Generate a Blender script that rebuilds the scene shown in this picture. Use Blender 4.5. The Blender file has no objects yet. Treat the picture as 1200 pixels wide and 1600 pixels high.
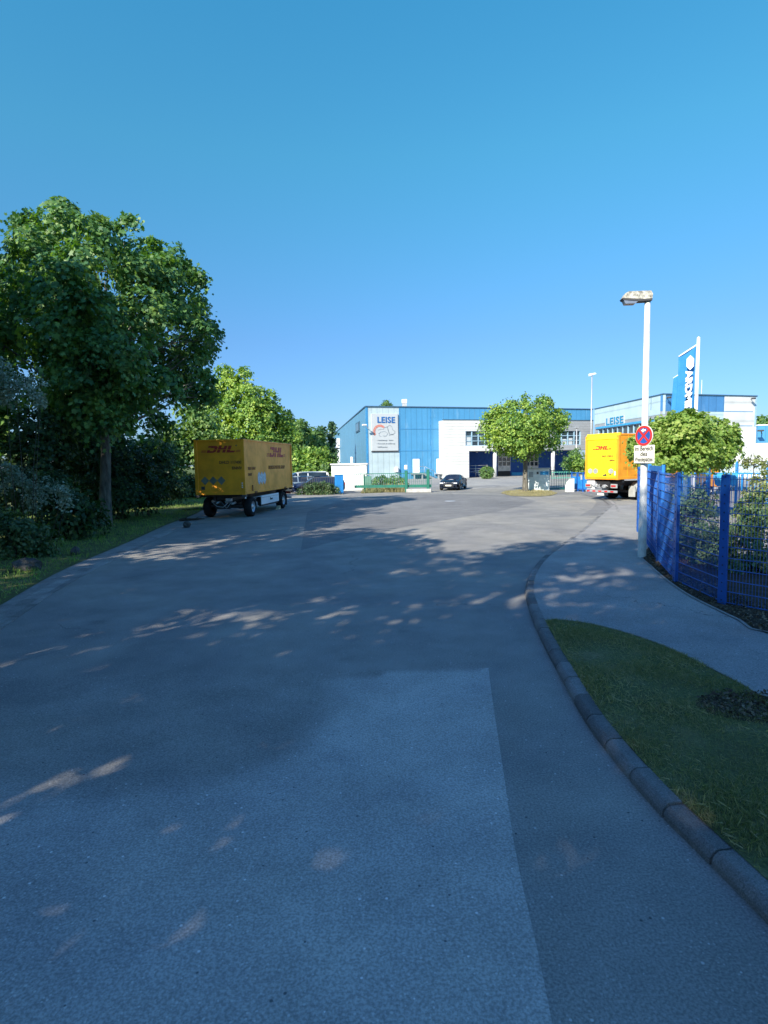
import bpy, math, random
import numpy as np
from mathutils import Matrix, Vector, Euler
R_ = math.radians
PI = math.pi
SC = bpy.context.scene
COL = SC.collection

# ------------------------------------------------------------------ camera
CAMZ = 2.6
F = 900.0
CAMROT = Matrix.Rotation(R_(90 - 4.89), 3, 'X') @ Matrix.Rotation(R_(-0.95), 3, 'Z')
cam_d = bpy.data.cameras.new('camera'); cam = bpy.data.objects.new('camera', cam_d); COL.objects.link(cam)
cam_d.sensor_fit = 'HORIZONTAL'; cam_d.sensor_width = 36; cam_d.lens = 36 * F / 1200
cam_d.clip_end = 3000; cam_d.clip_start = 0.05
cam.matrix_world = Matrix.Translation((0, 0, CAMZ)) @ CAMROT.to_4x4()
SC.camera = cam

# ------------------------------------------------------------------ light
SUN_EL, SUN_AZ = 33.0, 36.0          # light travels to +Y and +X (az measured from +Y to +X)
w = bpy.data.worlds.new('World'); SC.world = w; w.use_nodes = True
nt = w.node_tree; nt.nodes.clear()
sky = nt.nodes.new('ShaderNodeTexSky'); sky.sky_type = 'NISHITA'; sky.sun_disc = False
sky.sun_elevation = R_(SUN_EL); sky.sun_rotation = R_(180 + SUN_AZ)
sky.altitude = 200; sky.air_density = 1.0; sky.dust_density = 0.6; sky.ozone_density = 3.0
bg = nt.nodes.new('ShaderNodeBackground'); bg.inputs[1].default_value = 0.12
out = nt.nodes.new('ShaderNodeOutputWorld')
tint = nt.nodes.new('ShaderNodeMix'); tint.data_type = 'RGBA'; tint.blend_type = 'MULTIPLY'; tint.inputs[0].default_value = 1.0
tc_ = nt.nodes.new('ShaderNodeTexCoord'); sx_ = nt.nodes.new('ShaderNodeSeparateXYZ'); nt.links.new(tc_.outputs['Generated'], sx_.inputs[0])
cr_ = nt.nodes.new('ShaderNodeValToRGB'); nt.links.new(sx_.outputs[2], cr_.inputs[0])
for el_, (p_, c_) in zip([cr_.color_ramp.elements[0], cr_.color_ramp.elements[1], cr_.color_ramp.elements.new(.2), cr_.color_ramp.elements.new(.42), cr_.color_ramp.elements.new(.6), cr_.color_ramp.elements.new(.76)],
                         [(0.0, (.30, .40, .62, 1)), (1.0, (.55, .90, 3.2, 1)), (.2, (.36, .56, .72, 1)), (.45, (.35, .93, .92, 1)), (.6, (.31, 1.03, 1.06, 1)), (.76, (.38, .90, 1.7, 1))]):
    el_.position = p_; el_.color = c_
nt.links.new(cr_.outputs[0], tint.inputs[7])          # sky tint by elevation; blue added overhead, out of view, to cool the shade
nt.links.new(sky.outputs[0], tint.inputs[6]); nt.links.new(tint.outputs[2], bg.inputs[0]); nt.links.new(bg.outputs[0], out.inputs[0])
sl = bpy.data.lights.new('sun', 'SUN'); sl.energy = 4.6; sl.angle = R_(0.53); sl.color = (1.0, 0.91, 0.77)
so = bpy.data.objects.new('sun', sl); COL.objects.link(so)
sd = Vector((math.sin(R_(SUN_AZ)) * math.cos(R_(SUN_EL)), math.cos(R_(SUN_AZ)) * math.cos(R_(SUN_EL)), -math.sin(R_(SUN_EL))))
so.rotation_euler = sd.to_track_quat('-Z', 'Y').to_euler(); so.location = (0, 0, 40)
SC.view_settings.view_transform = 'Standard'; SC.view_settings.look = 'None'
SC.view_settings.exposure = 0.95; SC.view_settings.gamma = 1.0

# ------------------------------------------------------------------ helpers: pixel of the photograph -> place
def ray(px, py):
    return CAMROT @ Vector(((px - 600) / F, (800 - py) / F, -1))
def G(px, py, z=0.0):
    d = ray(px, py); t = (z - CAMZ) / d.z
    return Vector((d.x * t, d.y * t, z))
def W(px, py, Y):
    d = ray(px, py); t = Y / d.y
    return Vector((d.x * t, Y, CAMZ + d.z * t))
class Frame:                      # a vertical plane through a, b: u runs along it, -y local faces the viewer
    def __init__(s, a, b):
        s.o = Vector((a[0], a[1], 0)); d = Vector((b[0] - a[0], b[1] - a[1], 0)); s.len = d.length
        s.u = d.normalized(); s.ang = math.atan2(s.u.y, s.u.x); s.n = Vector((-s.u.y, s.u.x, 0))
    def hit(s, px, py, off=0.0):
        d = ray(px, py); c = Vector((0, 0, CAMZ)); o = s.o + s.n * off
        t = (o - c).dot(s.n) / d.dot(s.n); p = c + d * t
        return ((p - s.o).dot(s.u), p.z)
    def box(s, x0, y0, x1, y1, off=0.0):   # pixel box -> u0,u1,z0,z1
        a = s.hit(x0, y0, off); b = s.hit(x1, y1, off); c = s.hit(x0, y1, off); d = s.hit(x1, y0, off)
        return (a[0] + c[0]) / 2, (b[0] + d[0]) / 2, (b[1] + c[1]) / 2, (a[1] + d[1]) / 2

# ------------------------------------------------------------------ helpers: objects
def tag(o, label=None, cat=None, group=None, kind=None):
    if label: o['label'] = label
    if cat: o['category'] = cat
    if group: o['group'] = group
    if kind: o['kind'] = kind
    return o
def thing(name, label, cat, loc=(0, 0, 0), rz=0.0, group=None):
    o = bpy.data.objects.new(name, None); COL.objects.link(o); o.empty_display_size = 0.3
    o.location = loc; o.rotation_euler = (0, 0, rz)
    return tag(o, label, cat, group)
def link_mesh(name, me, mat, parent=None):
    if mat is not None:
        for m in (mat if isinstance(mat, (list, tuple)) else [mat]): me.materials.append(m)
    o = bpy.data.objects.new(name, me); COL.objects.link(o)
    if parent: o.parent = parent
    return o
def copy_tree(o, parent=None):
    c = o.copy(); COL.objects.link(c)
    if parent: c.parent = parent
    for ch in [x for x in CH.get(o.name, [])] or [x for x in bpy.data.objects if x.parent == o]:
        copy_tree(ch, c)
    return c
CH = {}

class MB:
    def __init__(s): s.v = []; s.f = []; s.sm = []
    def add(s, vs, fs, smooth=False):
        b = len(s.v); s.v += [tuple(p) for p in vs]; s.f += [tuple(i + b for i in f) for f in fs]; s.sm += [smooth] * len(fs); return s
    def box(s, x0, x1, y0, y1, z0, z1, bev=0.0, rz=0.0, c=None):
        if bev > 0:
            vs = []; 
            xs = (x0, x1); ys = (y0, y1); zs = (z0, z1); b = min(bev, (x1-x0)/2.1, (y1-y0)/2.1, (z1-z0)/2.1)
            # chamfered box: 24 verts
            idx = {}
            for i in (0, 1):
                for j in (0, 1):
                    for k in (0, 1):
                        for a in range(3):
                            p = [xs[i], ys[j], zs[k]]; sg = [(1, -1)[i], (1, -1)[j], (1, -1)[k]]
                            for q in range(3):
                                if q != a: p[q] += sg[q] * b
                            idx[(i, j, k, a)] = len(vs); vs.append(p)
            fs = []
            for i in (0, 1): fs.append([idx[(i, j, k, 0)] for j, k in ((0, 0), (1, 0), (1, 1), (0, 1))])
            for j in (0, 1): fs.append([idx[(i, j, k, 1)] for i, k in ((0, 0), (1, 0), (1, 1), (0, 1))])
            for k in (0, 1): fs.append([idx[(i, j, k, 2)] for i, j in ((0, 0), (1, 0), (1, 1), (0, 1))])
            for i in (0, 1):
                for j in (0, 1): fs.append([idx[(i, j, 0, 0)], idx[(i, j, 1, 0)], idx[(i, j, 1, 1)], idx[(i, j, 0, 1)]])
                for k in (0, 1): fs.append([idx[(i, 0, k, 0)], idx[(i, 1, k, 0)], idx[(i, 1, k, 2)], idx[(i, 0, k, 2)]])
            for j in (0, 1):
                for k in (0, 1): fs.append([idx[(0, j, k, 1)], idx[(1, j, k, 1)], idx[(1, j, k, 2)], idx[(0, j, k, 2)]])
            for i in (0, 1):
                for j in (0, 1):
                    for k in (0, 1): fs.append([idx[(i, j, k, 0)], idx[(i, j, k, 1)], idx[(i, j, k, 2)]])
        else:
            vs = [(x0, y0, z0), (x1, y0, z0), (x1, y1, z0), (x0, y1, z0), (x0, y0, z1), (x1, y0, z1), (x1, y1, z1), (x0, y1, z1)]
            fs = [(0, 3, 2, 1), (4, 5, 6, 7), (0, 1, 5, 4), (1, 2, 6, 5), (2, 3, 7, 6), (3, 0, 4, 7)]
        if rz:
            cx, cy = c if c else ((x0 + x1) / 2, (y0 + y1) / 2); ca, sa = math.cos(rz), math.sin(rz)
            vs = [((x - cx) * ca - (y - cy) * sa + cx, (x - cx) * sa + (y - cy) * ca + cy, z) for x, y, z in vs]
        return s.add(vs, fs)
    def tube(s, p, q, r0, r1=None, n=10, cap=True, smooth=True):
        r1 = r0 if r1 is None else r1; p = Vector(p); q = Vector(q); d = (q - p)
        if d.length < 1e-6: return s
        d.normalize(); a = d.orthogonal().normalized(); b = d.cross(a); vs = []
        for c, r in ((p, r0), (q, r1)):
            for i in range(n):
                t = 2 * PI * i / n; vs.append(c + a * (r * math.cos(t)) + b * (r * math.sin(t)))
        s.add(vs, [(i, (i + 1) % n, n + (i + 1) % n, n + i) for i in range(n)], smooth)
        if cap:
            k = len(s.v) - 2 * n; s.f += [tuple(k + i for i in reversed(range(n))), tuple(k + n + i for i in range(n))]; s.sm += [False, False]
        return s
    def path(s, pts, rad, n=8, cap=True):
        pts = [Vector(p) for p in pts]; m = len(pts); vs = []
        a = None
        for i, p in enumerate(pts):
            d = (pts[min(i + 1, m - 1)] - pts[max(i - 1, 0)]).normalized()
            if a is None: a = d.orthogonal().normalized()
            a = (a - d * a.dot(d)).normalized(); b = d.cross(a)
            r = rad[i] if isinstance(rad, (list, tuple)) else rad
            for k in range(n):
                t = 2 * PI * k / n; vs.append(p + a * (r * math.cos(t)) + b * (r * math.sin(t)))
        fs = [(i * n + k, i * n + (k + 1) % n, (i + 1) * n + (k + 1) % n, (i + 1) * n + k) for i in range(m - 1) for k in range(n)]
        s.add(vs, fs, True)
        if cap:
            b0 = len(s.v) - m * n
            s.f += [tuple(b0 + k for k in reversed(range(n))), tuple(b0 + (m - 1) * n + k for k in range(n))]; s.sm += [False, False]
        return s
    def lathe(s, prof, o=(0, 0, 0), axis='x', n=28):    # prof: (r, h)
        vs = []; m = len(prof)
        for r, h in prof:
            for k in range(n):
                t = 2 * PI * k / n; c, d = r * math.cos(t), r * math.sin(t)
                p = (h, c, d) if axis == 'x' else ((c, d, h) if axis == 'z' else (c, h, d))
                vs.append((p[0] + o[0], p[1] + o[1], p[2] + o[2]))
        fs = [(i * n + k, i * n + (k + 1) % n, (i + 1) * n + (k + 1) % n, (i + 1) * n + k) for i in range(m - 1) for k in range(n)]
        return s.add(vs, fs, True)
    def prism(s, poly, d0, d1, plane='xz'):   # polygon extruded along the third axis
        n = len(poly)
        def P(a, b, c): return (a, c, b) if plane == 'xz' else ((c, a, b) if plane == 'yz' else (a, b, c))
        vs = [P(a, b, d0) for a, b in poly] + [P(a, b, d1) for a, b in poly]
        fs = [tuple(range(n)), tuple(reversed(range(n, 2 * n)))] + [(i, n + i, n + (i + 1) % n, (i + 1) % n) for i in range(n)]
        return s.add(vs, fs)
    def build(s, name, mat, parent=None, fix=True):
        me = bpy.data.meshes.new(name); me.from_pydata(s.v, [], s.f)
        if fix:
            import bmesh
            bm = bmesh.new(); bm.from_mesh(me); bmesh.ops.recalc_face_normals(bm, faces=bm.faces); bm.to_mesh(me); bm.free()
        me.polygons.foreach_set('use_smooth', s.sm)
        return link_mesh(name, me, mat, parent)

def text_part(name, txt, size, mat, parent, loc, rot=(PI / 2, 0, 0), extrude=0.006, shear=0.0, bold=0.0, align='LEFT', sx=1.0, space=1.0):
    cu = bpy.data.curves.new('t', 'FONT'); cu.body = txt; cu.size = size; cu.extrude = extrude; cu.shear = shear; cu.offset = bold
    cu.align_x = align; cu.resolution_u = 3; cu.space_line = 1.0; cu.space_character = space
    t = bpy.data.objects.new('t', cu); COL.objects.link(t)
    dg = bpy.context.evaluated_depsgraph_get(); me = bpy.data.meshes.new_from_object(t.evaluated_get(dg))
    bpy.data.objects.remove(t); bpy.data.curves.remove(cu); me.name = name
    me.materials.clear()
    o = link_mesh(name, me, mat, parent); o.location = loc; o.rotation_euler = rot; o.scale = (sx, 1, 1)
    return o

def sheet(name, poly, z, mat, kind='structure', sub=0, zf=None):
    import bmesh
    me = bpy.data.meshes.new(name); bm = bmesh.new()
    vs = [bm.verts.new((p[0], p[1], z)) for p in poly]
    f = bm.faces.new(vs)
    bmesh.ops.triangulate(bm, faces=[f])
    if sub: bmesh.ops.subdivide_edges(bm, edges=bm.edges, cuts=sub, use_grid_fill=True)
    if zf:
        for v in bm.verts: v.co.z = zf(v.co.x, v.co.y)
    bmesh.ops.recalc_face_normals(bm, faces=bm.faces)
    if sum(f.normal.z for f in bm.faces) < 0: bmesh.ops.reverse_faces(bm, faces=bm.faces)
    bm.to_mesh(me); bm.free()
    o = link_mesh(name, me, mat); o['kind'] = kind
    return o

# ------------------------------------------------------------------ materials
MATS = {}
def nmat(name):
    m = bpy.data.materials.new(name); m.use_nodes = True; n = m.node_tree
    return m, n, n.nodes['Principled BSDF']
def N(n, t, **k):
    x = n.nodes.new(t)
    for a, b in k.items():
        if a.startswith('i_'):
            key = a[2:].replace('_', ' '); key = int(key) if key.isdigit() else key
            x.inputs[key].default_value = b
        else: setattr(x, a, b)
    return x
def ramp(n, fac, stops):
    r = n.nodes.new('ShaderNodeValToRGB'); e = r.color_ramp.elements
    while len(e) < len(stops): e.new(0.5)
    for el, (p, c) in zip(e, stops):
        el.position = p; el.color = (*c, 1) if len(c) == 3 else c
    n.links.new(fac, r.inputs[0]); return r.outputs[0]
def coords(n, obj=True):
    tc = n.nodes.new('ShaderNodeTexCoord'); return tc.outputs['Object' if obj else 'Generated']
def worldpos(n):
    return n.nodes.new('ShaderNodeNewGeometry').outputs['Position']
def noise(n, vec, scale, detail=4, rough=0.55, dist=0.0, stretch=None):
    if stretch:
        mp = n.nodes.new('ShaderNodeMapping'); mp.inputs['Scale'].default_value = stretch; n.links.new(vec, mp.inputs[0]); vec = mp.outputs[0]
    x = N(n, 'ShaderNodeTexNoise'); x.inputs['Scale'].default_value = scale; x.inputs['Detail'].default_value = detail
    x.inputs['Roughness'].default_value = rough; x.inputs['Distortion'].default_value = dist
    n.links.new(vec, x.inputs['Vector']); return x.outputs[0]
def mix(n, a, b, fac, mode='MIX'):
    m = n.nodes.new('ShaderNodeMix'); m.data_type = 'RGBA'; m.blend_type = mode
    for v, i in ((fac, 0), (a, 6), (b, 7)):
        if isinstance(v, (int, float)): m.inputs[i].default_value = v
        elif isinstance(v, (tuple, list)): m.inputs[i].default_value = (*v, 1) if len(v) == 3 else v
        else: n.links.new(v, m.inputs[i])
    return m.outputs[2]
def bump(n, bsdf, h, strength=0.3, dist=0.01):
    b = n.nodes.new('ShaderNodeBump'); b.inputs['Strength'].default_value = strength; b.inputs['Distance'].default_value = dist
    n.links.new(h, b.inputs['Height']); n.links.new(b.outputs[0], bsdf.inputs['Normal'])
def paint(name, col, rough=0.45, metal=0.0, dirt=0.12, scale=2.0, spec=0.5, streak=0.0):
    if name in MATS: return MATS[name]
    m, n, b = nmat(name); c = coords(n)
    nz = noise(n, c, scale, 5, 0.6)
    dk = tuple(x * (1 - dirt * 2.2) for x in col); lt = tuple(min(1, x * (1 + dirt)) for x in col)
    col_s = ramp(n, nz, [(0.3, dk), (0.6, lt)])
    if streak:
        st = noise(n, c, 1.0, 5, 0.6, stretch=(3.0, 3.0, 0.15))
        f = ramp(n, st, [(0.52, (0, 0, 0)), (0.75, (streak,) * 3)])
        col_s = mix(n, col_s, (0.78, 0.8, 0.8), f)
    n.links.new(col_s, b.inputs['Base Color'])
    rr = ramp(n, nz, [(0.3, (min(1, rough + 0.15),) * 3), (0.7, (rough,) * 3)]); n.links.new(rr, b.inputs['Roughness'])
    b.inputs['Metallic'].default_value = metal; b.inputs['Specular IOR Level'].default_value = spec
    MATS[name] = m; return m
def asphalt(name, base, warm=0.0, speck=1.0):
    m, n, b = nmat(name); c = worldpos(n)
    big = noise(n, c, 0.22, 5, 0.62, 0.6); mid = noise(n, c, 1.3, 5, 0.6); fine = noise(n, c, 60, 2, 0.7)
    lo = tuple(base * k for k in (0.80, 0.80, 0.80)); hi = (base * 1.18 + warm, base * 1.17 + warm * .7, base * 1.13)
    c1 = ramp(n, big, [(0.3, lo), (0.68, hi)])
    c2 = mix(n, c1, ramp(n, mid, [(0.35, (0.86,) * 3), (0.7, (1.1,) * 3)]), 1.0, 'MULTIPLY')
    c3 = mix(n, c2, ramp(n, fine, [(0.35, (0.72,) * 3), (0.65, (1.25,) * 3)]), 1.0, 'MULTIPLY')
    vo = N(n, 'ShaderNodeTexVoronoi'); vo.inputs['Scale'].default_value = 45; n.links.new(c, vo.inputs['Vector'])
    sel = N(n, 'ShaderNodeSeparateColor'); n.links.new(vo.outputs['Color'], sel.inputs[0])
    a = N(n, 'ShaderNodeMath', operation='GREATER_THAN'); a.inputs[1].default_value = 0.90; n.links.new(sel.outputs[0], a.inputs[0])
    d = N(n, 'ShaderNodeMath', operation='LESS_THAN'); d.inputs[1].default_value = 0.30; n.links.new(vo.outputs['Distance'], d.inputs[0])
    e = N(n, 'ShaderNodeMath', operation='MULTIPLY'); n.links.new(a.outputs[0], e.inputs[0]); n.links.new(d.outputs[0], e.inputs[1])
    e2 = N(n, 'ShaderNodeMath', operation='MULTIPLY'); n.links.new(e.outputs[0], e2.inputs[0]); e2.inputs[1].default_value = 0.55 * speck
    c4 = mix(n, c3, (0.42, 0.41, 0.38), e2.outputs[0])
    v2 = N(n, 'ShaderNodeTexVoronoi'); v2.inputs['Scale'].default_value = 17; n.links.new(c, v2.inputs['Vector'])
    s2_ = N(n, 'ShaderNodeSeparateColor'); n.links.new(v2.outputs['Color'], s2_.inputs[0])
    a2 = N(n, 'ShaderNodeMath', operation='GREATER_THAN'); a2.inputs[1].default_value = 0.93; n.links.new(s2_.outputs[1], a2.inputs[0])
    d2 = N(n, 'ShaderNodeMath', operation='LESS_THAN'); d2.inputs[1].default_value = 0.15; n.links.new(v2.outputs['Distance'], d2.inputs[0])
    m2 = N(n, 'ShaderNodeMath', operation='MULTIPLY'); n.links.new(a2.outputs[0], m2.inputs[0]); n.links.new(d2.outputs[0], m2.inputs[1])
    m3 = N(n, 'ShaderNodeMath', operation='MULTIPLY'); n.links.new(m2.outputs[0], m3.inputs[0]); m3.inputs[1].default_value = .75
    c4 = mix(n, c4, (0.55, 0.53, 0.5), m3.outputs[0])                  # single pale stones in the surface
    a5 = N(n, 'ShaderNodeMath', operation='LESS_THAN'); a5.inputs[1].default_value = 0.05; n.links.new(s2_.outputs[0], a5.inputs[0])
    m5 = N(n, 'ShaderNodeMath', operation='MULTIPLY'); n.links.new(a5.outputs[0], m5.inputs[0]); n.links.new(d2.outputs[0], m5.inputs[1])
    c4 = mix(n, c4, (0.09, 0.09, 0.09), m5.outputs[0])                 # pits
    # cracks / worn lanes / stains
    wob = noise(n, c, 1.5, 4, 0.6); wv_ = N(n, 'ShaderNodeVectorMath', operation='MULTIPLY_ADD'); n.links.new(c, wv_.inputs[0]); wv_.inputs[1].default_value = (1, 1, 1)
    cmb = N(n, 'ShaderNodeCombineXYZ'); n.links.new(wob, cmb.inputs[0]); n.links.new(wob, cmb.inputs[1]); n.links.new(cmb.outputs[0], wv_.inputs[2])
    cr = N(n, 'ShaderNodeTexVoronoi', feature='DISTANCE_TO_EDGE'); cr.inputs['Scale'].default_value = 0.16; n.links.new(wv_.outputs[0], cr.inputs['Vector'])
    ce = N(n, 'ShaderNodeMath', operation='LESS_THAN'); n.links.new(cr.outputs['Distance'], ce.inputs[0]); ce.inputs[1].default_value = 0.0016
    cm = N(n, 'ShaderNodeMath', operation='MULTIPLY'); n.links.new(ce.outputs[0], cm.inputs[0]); n.links.new(ramp(n, noise(n, c, .12, 2), [(.5, (0, 0, 0)), (.56, (.6,) * 3)]), cm.inputs[1])
    c4 = mix(n, c4, (0.04, 0.04, 0.04), cm.outputs[0])
    st_ = ramp(n, noise(n, c, 0.9, 3, .5, 0.2), [(.66, (0, 0, 0)), (.74, (.28,) * 3)]); c4 = mix(n, c4, (0.07, 0.068, 0.065), st_)
    n.links.new(c4, b.inputs['Base Color']); b.inputs['Roughness'].default_value = 0.92; b.inputs['Specular IOR Level'].default_value = 0.25
    hv = N(n, 'ShaderNodeTexVoronoi'); hv.inputs['Scale'].default_value = 70; n.links.new(c, hv.inputs['Vector'])
    bump(n, b, hv.outputs['Distance'], 0.4, 0.006)
    return m
def groundmat(name, cols, scale=1.2, fine=25):
    m, n, b = nmat(name); c = worldpos(n)
    a = noise(n, c, scale, 6, 0.65); f = noise(n, c, fine, 4, 0.7)
    c1 = ramp(n, a, [(0.25 + 0.5 * i / (len(cols) - 1), q) for i, q in enumerate(cols)])
    c2 = mix(n, c1, ramp(n, f, [(0.3, (0.55,) * 3), (0.7, (1.4,) * 3)]), 1.0, 'MULTIPLY')
    if name in ('kerb_concrete', 'gutter_stone'):     # every stone has its own tone
        g_ = n.nodes.new('ShaderNodeNewGeometry'); c2 = mix(n, c2, ramp(n, g_.outputs['Random Per Island'], [(0.0, (0.72,) * 3), (1.0, (1.22,) * 3)]), 1.0, 'MULTIPLY')
    n.links.new(c2, b.inputs['Base Color']); b.inputs['Roughness'].default_value = 0.95; b.inputs['Specular IOR Level'].default_value = 0.15
    bump(n, b, f, 0.8, 0.04); return m
def leafmat(name, cols, trans=0.35, gloss=0.35, tcol=None):
    m, n, b = nmat(name); g = n.nodes.new('ShaderNodeNewGeometry'); 
    big = noise(n, coords(n), 0.55, 3, 0.5)
    mth = N(n, 'ShaderNodeMath', operation='MULTIPLY_ADD'); n.links.new(g.outputs['Random Per Island'], mth.inputs[0]); mth.inputs[1].default_value = 0.55
    n.links.new(big, mth.inputs[2])
    sb = N(n, 'ShaderNodeMath', operation='SUBTRACT'); n.links.new(mth.outputs[0], sb.inputs[0]); sb.inputs[1].default_value = 0.27
    col = ramp(n, sb.outputs[0], [(0.15 + 0.7 * i / (len(cols) - 1), q) for i, q in enumerate(cols)])
    n.links.new(col, b.inputs['Base Color']); b.inputs['Roughness'].default_value = 0.48; b.inputs['Specular IOR Level'].default_value = gloss
    tr = n.nodes.new('ShaderNodeBsdfTranslucent'); tc = mix(n, col, tcol or (1.5, 1.6, 0.35), 1.0, 'MULTIPLY'); n.links.new(tc, tr.inputs[0])
    ms = n.nodes.new('ShaderNodeMixShader'); ms.inputs[0].default_value = trans
    n.links.new(b.outputs[0], ms.inputs[1]); n.links.new(tr.outputs[0], ms.inputs[2]); n.links.new(ms.outputs[0], n.nodes['Material Output'].inputs[0])
    return m
def barkmat(name, a, c):
    m, n, b = nmat(name); x = coords(n)
    f = noise(n, x, 6, 6, 0.7, stretch=(1, 1, 0.25)); n.links.new(ramp(n, f, [(0.35, a), (0.65, c)]), b.inputs['Base Color'])
    b.inputs['Roughness'].default_value = 0.9; bump(n, b, f, 0.8, 0.03); return m
def glassmat(name, col=(0.02, 0.03, 0.04), rough=0.06):
    m, n, b = nmat(name); f = noise(n, coords(n), 0.9, 3)
    n.links.new(ramp(n, f, [(0.4, col), (0.65, tuple(x * 2.2 for x in col))]), b.inputs['Base Color'])
    b.inputs['Roughness'].default_value = rough; b.inputs['Specular IOR Level'].default_value = 0.9; return m
def panelmat(name, col, lines='h', pitch=0.25, depth=0.5, rough=0.4, streak=0.0, metal=0.0, dirt=.08):
    """profiled sheet cladding: ribs by a wave in object space"""
    m, n, b = nmat(name); c = coords(n); sp = N(n, 'ShaderNodeSeparateXYZ'); n.links.new(c, sp.inputs[0])
    ax = sp.outputs[2] if lines == 'h' else None
    if lines == 'v':
        ad = N(n, 'ShaderNodeMath', operation='ADD'); n.links.new(sp.outputs[0], ad.inputs[0]); n.links.new(sp.outputs[1], ad.inputs[1]); ax = ad.outputs[0]
    d = N(n, 'ShaderNodeMath', operation='MULTIPLY'); n.links.new(ax, d.inputs[0]); d.inputs[1].default_value = 1 / pitch
    fr = N(n, 'ShaderNodeMath', operation='FRACT'); n.links.new(d.outputs[0], fr.inputs[0])
    r = ramp(n, fr.outputs[0], [(0.0, (0, 0, 0)), (0.10, (1, 1, 1)), (0.9, (1, 1, 1)), (1.0, (0, 0, 0))])
    nz = noise(n, c, 0.6, 5, 0.6)
    col_s = ramp(n, nz, [(0.3, tuple(x * (1 - dirt * 1.5) for x in col)), (0.7, tuple(min(1, x * (1 + dirt)) for x in col))])
    col_s = mix(n, col_s, ramp(n, r, [(0, (0.75,) * 3), (1, (1,) * 3)]), 1.0, 'MULTIPLY')
    if streak:
        st = noise(n, c, 1.0, 6, 0.65, 0.3, stretch=(1.3, 1.3, 0.22))
        fz = ramp(n, st, [(0.57, (0, 0, 0)), (0.72, (streak,) * 3)]); col_s = mix(n, col_s, (0.55, 0.75, 0.85), fz)
    n.links.new(col_s, b.inputs['Base Color']); b.inputs['Roughness'].default_value = rough; b.inputs['Metallic'].default_value = metal
    bump(n, b, r, depth, 0.03); return m

M = {}
M['asphalt'] = asphalt('asphalt', 0.235, 0.045)
M['asphalt_light'] = asphalt('asphalt_reflection', 0.30, 0.0)  # paler asphalt tone for the painted windscreen reflection
M['asphalt_far'] = asphalt('asphalt_forecourt', 0.28, 0.035)
M['asphalt_patch'] = asphalt('asphalt_old_patch', 0.19, 0.0)
M['path'] = asphalt('path_asphalt', 0.27, 0.02)
M['kerb'] = groundmat('kerb_concrete', [(0.17, 0.17, 0.17), (0.235, 0.235, 0.23), (0.31, 0.31, 0.30)], 3, 90)
M['gutter'] = groundmat('gutter_stone', [(0.24, 0.235, 0.225), (0.33, 0.32, 0.30), (0.42, 0.40, 0.37)], 3, 60)
M['earth'] = groundmat('soil', [(0.03, 0.022, 0.016), (0.06, 0.045, 0.03), (0.12, 0.09, 0.06)], 3, 40)
M['grass_g'] = groundmat('grass_ground', [(0.10, 0.10, 0.05), (0.11, 0.13, 0.05), (0.22, 0.2, 0.11)], 1.5, 30)
M['dry'] = groundmat('dry_grass', [(0.17, 0.16, 0.09), (0.27, 0.24, 0.15), (0.36, 0.33, 0.22)], 2, 30)
M['land'] = groundmat('meadow', [(0.05, 0.08, 0.025), (0.09, 0.12, 0.04), (0.14, 0.15, 0.06)], 0.1, 3)
M['bark'] = barkmat('maple_bark', (0.06, 0.05, 0.04), (0.2, 0.19, 0.16))
M['bark2'] = barkmat('dark_bark', (0.035, 0.028, 0.02), (0.11, 0.09, 0.07))
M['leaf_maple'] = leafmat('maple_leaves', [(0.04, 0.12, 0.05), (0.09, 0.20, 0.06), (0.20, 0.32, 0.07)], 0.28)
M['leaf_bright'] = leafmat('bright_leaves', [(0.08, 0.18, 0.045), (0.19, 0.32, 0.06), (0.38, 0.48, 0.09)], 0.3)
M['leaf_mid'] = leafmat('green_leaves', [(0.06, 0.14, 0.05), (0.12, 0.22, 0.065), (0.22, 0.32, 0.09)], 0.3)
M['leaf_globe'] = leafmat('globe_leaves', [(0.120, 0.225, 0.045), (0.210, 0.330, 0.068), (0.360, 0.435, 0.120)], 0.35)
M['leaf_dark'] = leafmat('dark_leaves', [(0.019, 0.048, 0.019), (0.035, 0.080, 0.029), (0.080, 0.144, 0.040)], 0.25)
M['leaf_conifer'] = leafmat('conifer_needles', [(0.036, 0.081, 0.036), (0.063, 0.126, 0.054), (0.108, 0.180, 0.072)], 0.15)
M['leaf_silver'] = leafmat('silver_leaves', [(0.120, 0.180, 0.108), (0.240, 0.312, 0.216), (0.432, 0.504, 0.384)], 0.3, tcol=(1, 1, .8))
M['leaf_hedge'] = leafmat('hedge_leaves', [(0.032, 0.072, 0.032), (0.064, 0.128, 0.048), (0.144, 0.192, 0.080)], 0.25)
M['leaf_olive'] = leafmat('olive_leaves', [(0.120, 0.165, 0.045), (0.225, 0.270, 0.090), (0.390, 0.390, 0.180)], 0.3)
M['blade'] = leafmat('grass_blades', [(0.14, 0.16, 0.07), (0.22, 0.225, 0.11), (0.38, 0.33, 0.22)], 0.3, 0.2)
M['blade_verge'] = leafmat('verge_blades', [(0.14, 0.26, 0.06), (0.22, 0.36, 0.09), (0.36, 0.42, 0.16)], 0.3, 0.2)
M['blade_dry'] = leafmat('dry_blades', [(0.20, 0.19, 0.10), (0.33, 0.29, 0.16), (0.48, 0.42, 0.26)], 0.3, 0.2)
M['litter'] = leafmat('leaf_litter', [(0.04, 0.028, 0.018), (0.08, 0.055, 0.03), (0.24, 0.18, 0.11)], 0.1, 0.2, tcol=(1, .9, .7))
M['rock'] = groundmat('rock', [(0.05, 0.05, 0.05), (0.09, 0.09, 0.085), (0.14, 0.135, 0.125)], 4, 30)
M['yellow'] = paint('postal_yellow', (0.88, 0.335, 0.015), 0.42, dirt=0.10, scale=1.2)
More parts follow.
